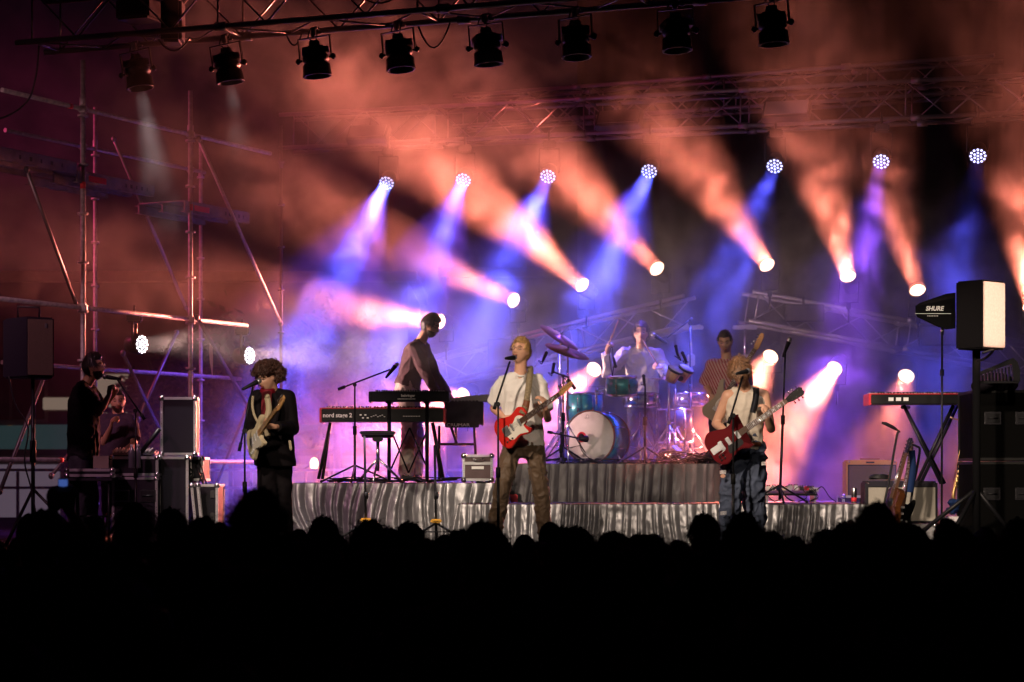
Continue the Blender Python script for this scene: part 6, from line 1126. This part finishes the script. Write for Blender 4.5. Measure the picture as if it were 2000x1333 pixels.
p1 = fan('mop', 51, 1); put(1, 92, 1000, 11.0, 'person in the crowd at the left holding a glowing phone up in both hands', p1); p2 = fan('short', 52, 2); put(0, 40, 1046, 11.6, 'person at the left edge of the crowd with one spread hand raised', p2)
s_ = p1.scale; q = Matrix.Rotation(p1.rotation_euler.z,3,'Z') @ V((.02*s_.x,.27*s_.y,1.90*s_.z))+p1.location
ph = thing('phone', 'phone with a bluish lit screen held up over the crowd at the left', 'phone', q); M['screen'] = glow('phone_screen', (.10,.20,.7), .5); g = MB(); g.box(q, (.056,.010,.10), bev=.006); g.build('phone_body', 'blackp', ph); g = MB(); g.box(q+V((0,-.0065,0)), (.047,.002,.085)); g.build('screen', 'screen', ph)
random.seed(5)
for i in range(46):
    Y = random.uniform(11.5,14.2); put(random.choice((0,1,2,1,3)), -20+i*45+random.uniform(-16,16), random.uniform(1032,1062), Y)
for row, (Y, h0) in enumerate(((15.5,1.50),(14.3,1.52),(13.0,1.56),(11.6,1.60),(10.4,1.62),(9.2,1.62),(8.0,1.60),(6.8,1.58),(5.8,1.56),(4.9,1.54))):
    x = -.26*Y+random.uniform(0,.3)
    while x < .26*Y:
        yt = 930+(EYE-GZ-h0-random.uniform(-.05,.05))*FPX/Y; k = random.randrange(6)
        if yt < 1050: yt = 1050+random.uniform(0,20)
        put(k, 1000+x*FPX/Y, yt, Y+random.uniform(-.25,.25)); x += random.uniform(.44,.62)
put(0, 1880, 1108, 6.2, 'close cropped round head lowest at the right of the crowd, faintly rimmed')
def mat_smoke():
    m = bpy.data.materials.new('smoke'); m.use_nodes = True; n = m.node_tree.nodes; n.clear(); L = m.node_tree.links
    out = n.new('ShaderNodeOutputMaterial'); v = n.new('ShaderNodeVolumePrincipled')
    v.inputs['Color'].default_value = (0.9,0.9,0.9,1); v.inputs['Anisotropy'].default_value = 0.25
    v.inputs['Anisotropy'].default_value = .42
    def node(t, **k):
        q = n.new(t)
        for a_, b_ in k.items(): q.inputs[a_.replace('_', ' ')].default_value = b_
        return q
    def math_(op, a_, b_):
        q = n.new('ShaderNodeMath'); q.operation = op
        for i, x in enumerate((a_, b_)):
            if isinstance(x, (int, float)): q.inputs[i].default_value = x
            else: L.new(x, q.inputs[i])
        return q.outputs[0]
    tc = n.new('ShaderNodeTexCoord'); t = node('ShaderNodeTexNoise', Scale=1.5, Detail=8, Roughness=.62, Distortion=1.1); L.new(tc.outputs['Object'], t.inputs['Vector'])
    big = node('ShaderNodeTexNoise', Scale=.38, Detail=2); L.new(tc.outputs['Object'], big.inputs['Vector'])
    r = n.new('ShaderNodeMapRange'); r.interpolation_type = 'SMOOTHSTEP'
    for k_, x in (('From Min',.42),('From Max',.66),('To Min',.035),('To Max',.27)): r.inputs[k_].default_value = x
    L.new(t.outputs['Fac'], r.inputs[0])
    sx = n.new('ShaderNodeSeparateXYZ'); L.new(tc.outputs['Object'], sx.inputs[0])
    hgt = math_('ADD', math_('ADD', sx.outputs['Z'], math_('MULTIPLY', sx.outputs['X'], .27)), math_('MULTIPLY', t.outputs['Fac'], -2.2))
    top = n.new('ShaderNodeMapRange'); top.interpolation_type = 'SMOOTHSTEP'
    for k_, x in (('From Min',2.0),('From Max',4.2),('To Min',1.),('To Max',.04)): top.inputs[k_].default_value = x
    L.new(hgt, top.inputs[0])
    bg = n.new('ShaderNodeMapRange')
    for k_, x in (('From Min',.35),('From Max',.65),('To Min',.35),('To Max',1.5)): bg.inputs[k_].default_value = x
    L.new(big.outputs['Fac'], bg.inputs[0])
    fr = n.new('ShaderNodeMapRange'); fr.interpolation_type = 'SMOOTHSTEP'
    for k_, x in (('From Min',22.2),('From Max',23.4),('To Min',0.),('To Max',1.)): fr.inputs[k_].default_value = x
    L.new(math_('ADD', sx.outputs['Y'], math_('MULTIPLY', sx.outputs['Z'], .55)), fr.inputs[0])
    lf = n.new('ShaderNodeMapRange'); lf.interpolation_type = 'SMOOTHSTEP'
    for k_, x in (('From Min',-4.0),('From Max',-.5),('To Min',.20),('To Max',1.)): lf.inputs[k_].default_value = x
    L.new(sx.outputs['X'], lf.inputs[0]); L.new(math_('MULTIPLY', math_('MULTIPLY', fr.outputs[0], lf.outputs[0]), math_('MULTIPLY', math_('MULTIPLY', r.outputs[0], top.outputs[0]), bg.outputs[0])), v.inputs['Density'])
    L.new(v.outputs[0], out.inputs['Volume'])
    m.cycles.volume_sampling = 'EQUIANGULAR'; m.cycles.volume_step_rate = 0.3
    return m
me = bpy.data.meshes.new('stage_smoke'); bm = bmesh.new(); bmesh.ops.create_cube(bm, size=1)
for v in bm.verts: v.co = Vector((v.co.x*16, 24.4+v.co.y*8.4, 3.1+v.co.z*7.0))
bm.to_mesh(me); o = bpy.data.objects.new('stage_smoke', me); COL.objects.link(o); me.materials.append(mat_smoke()); o['kind']='stuff'
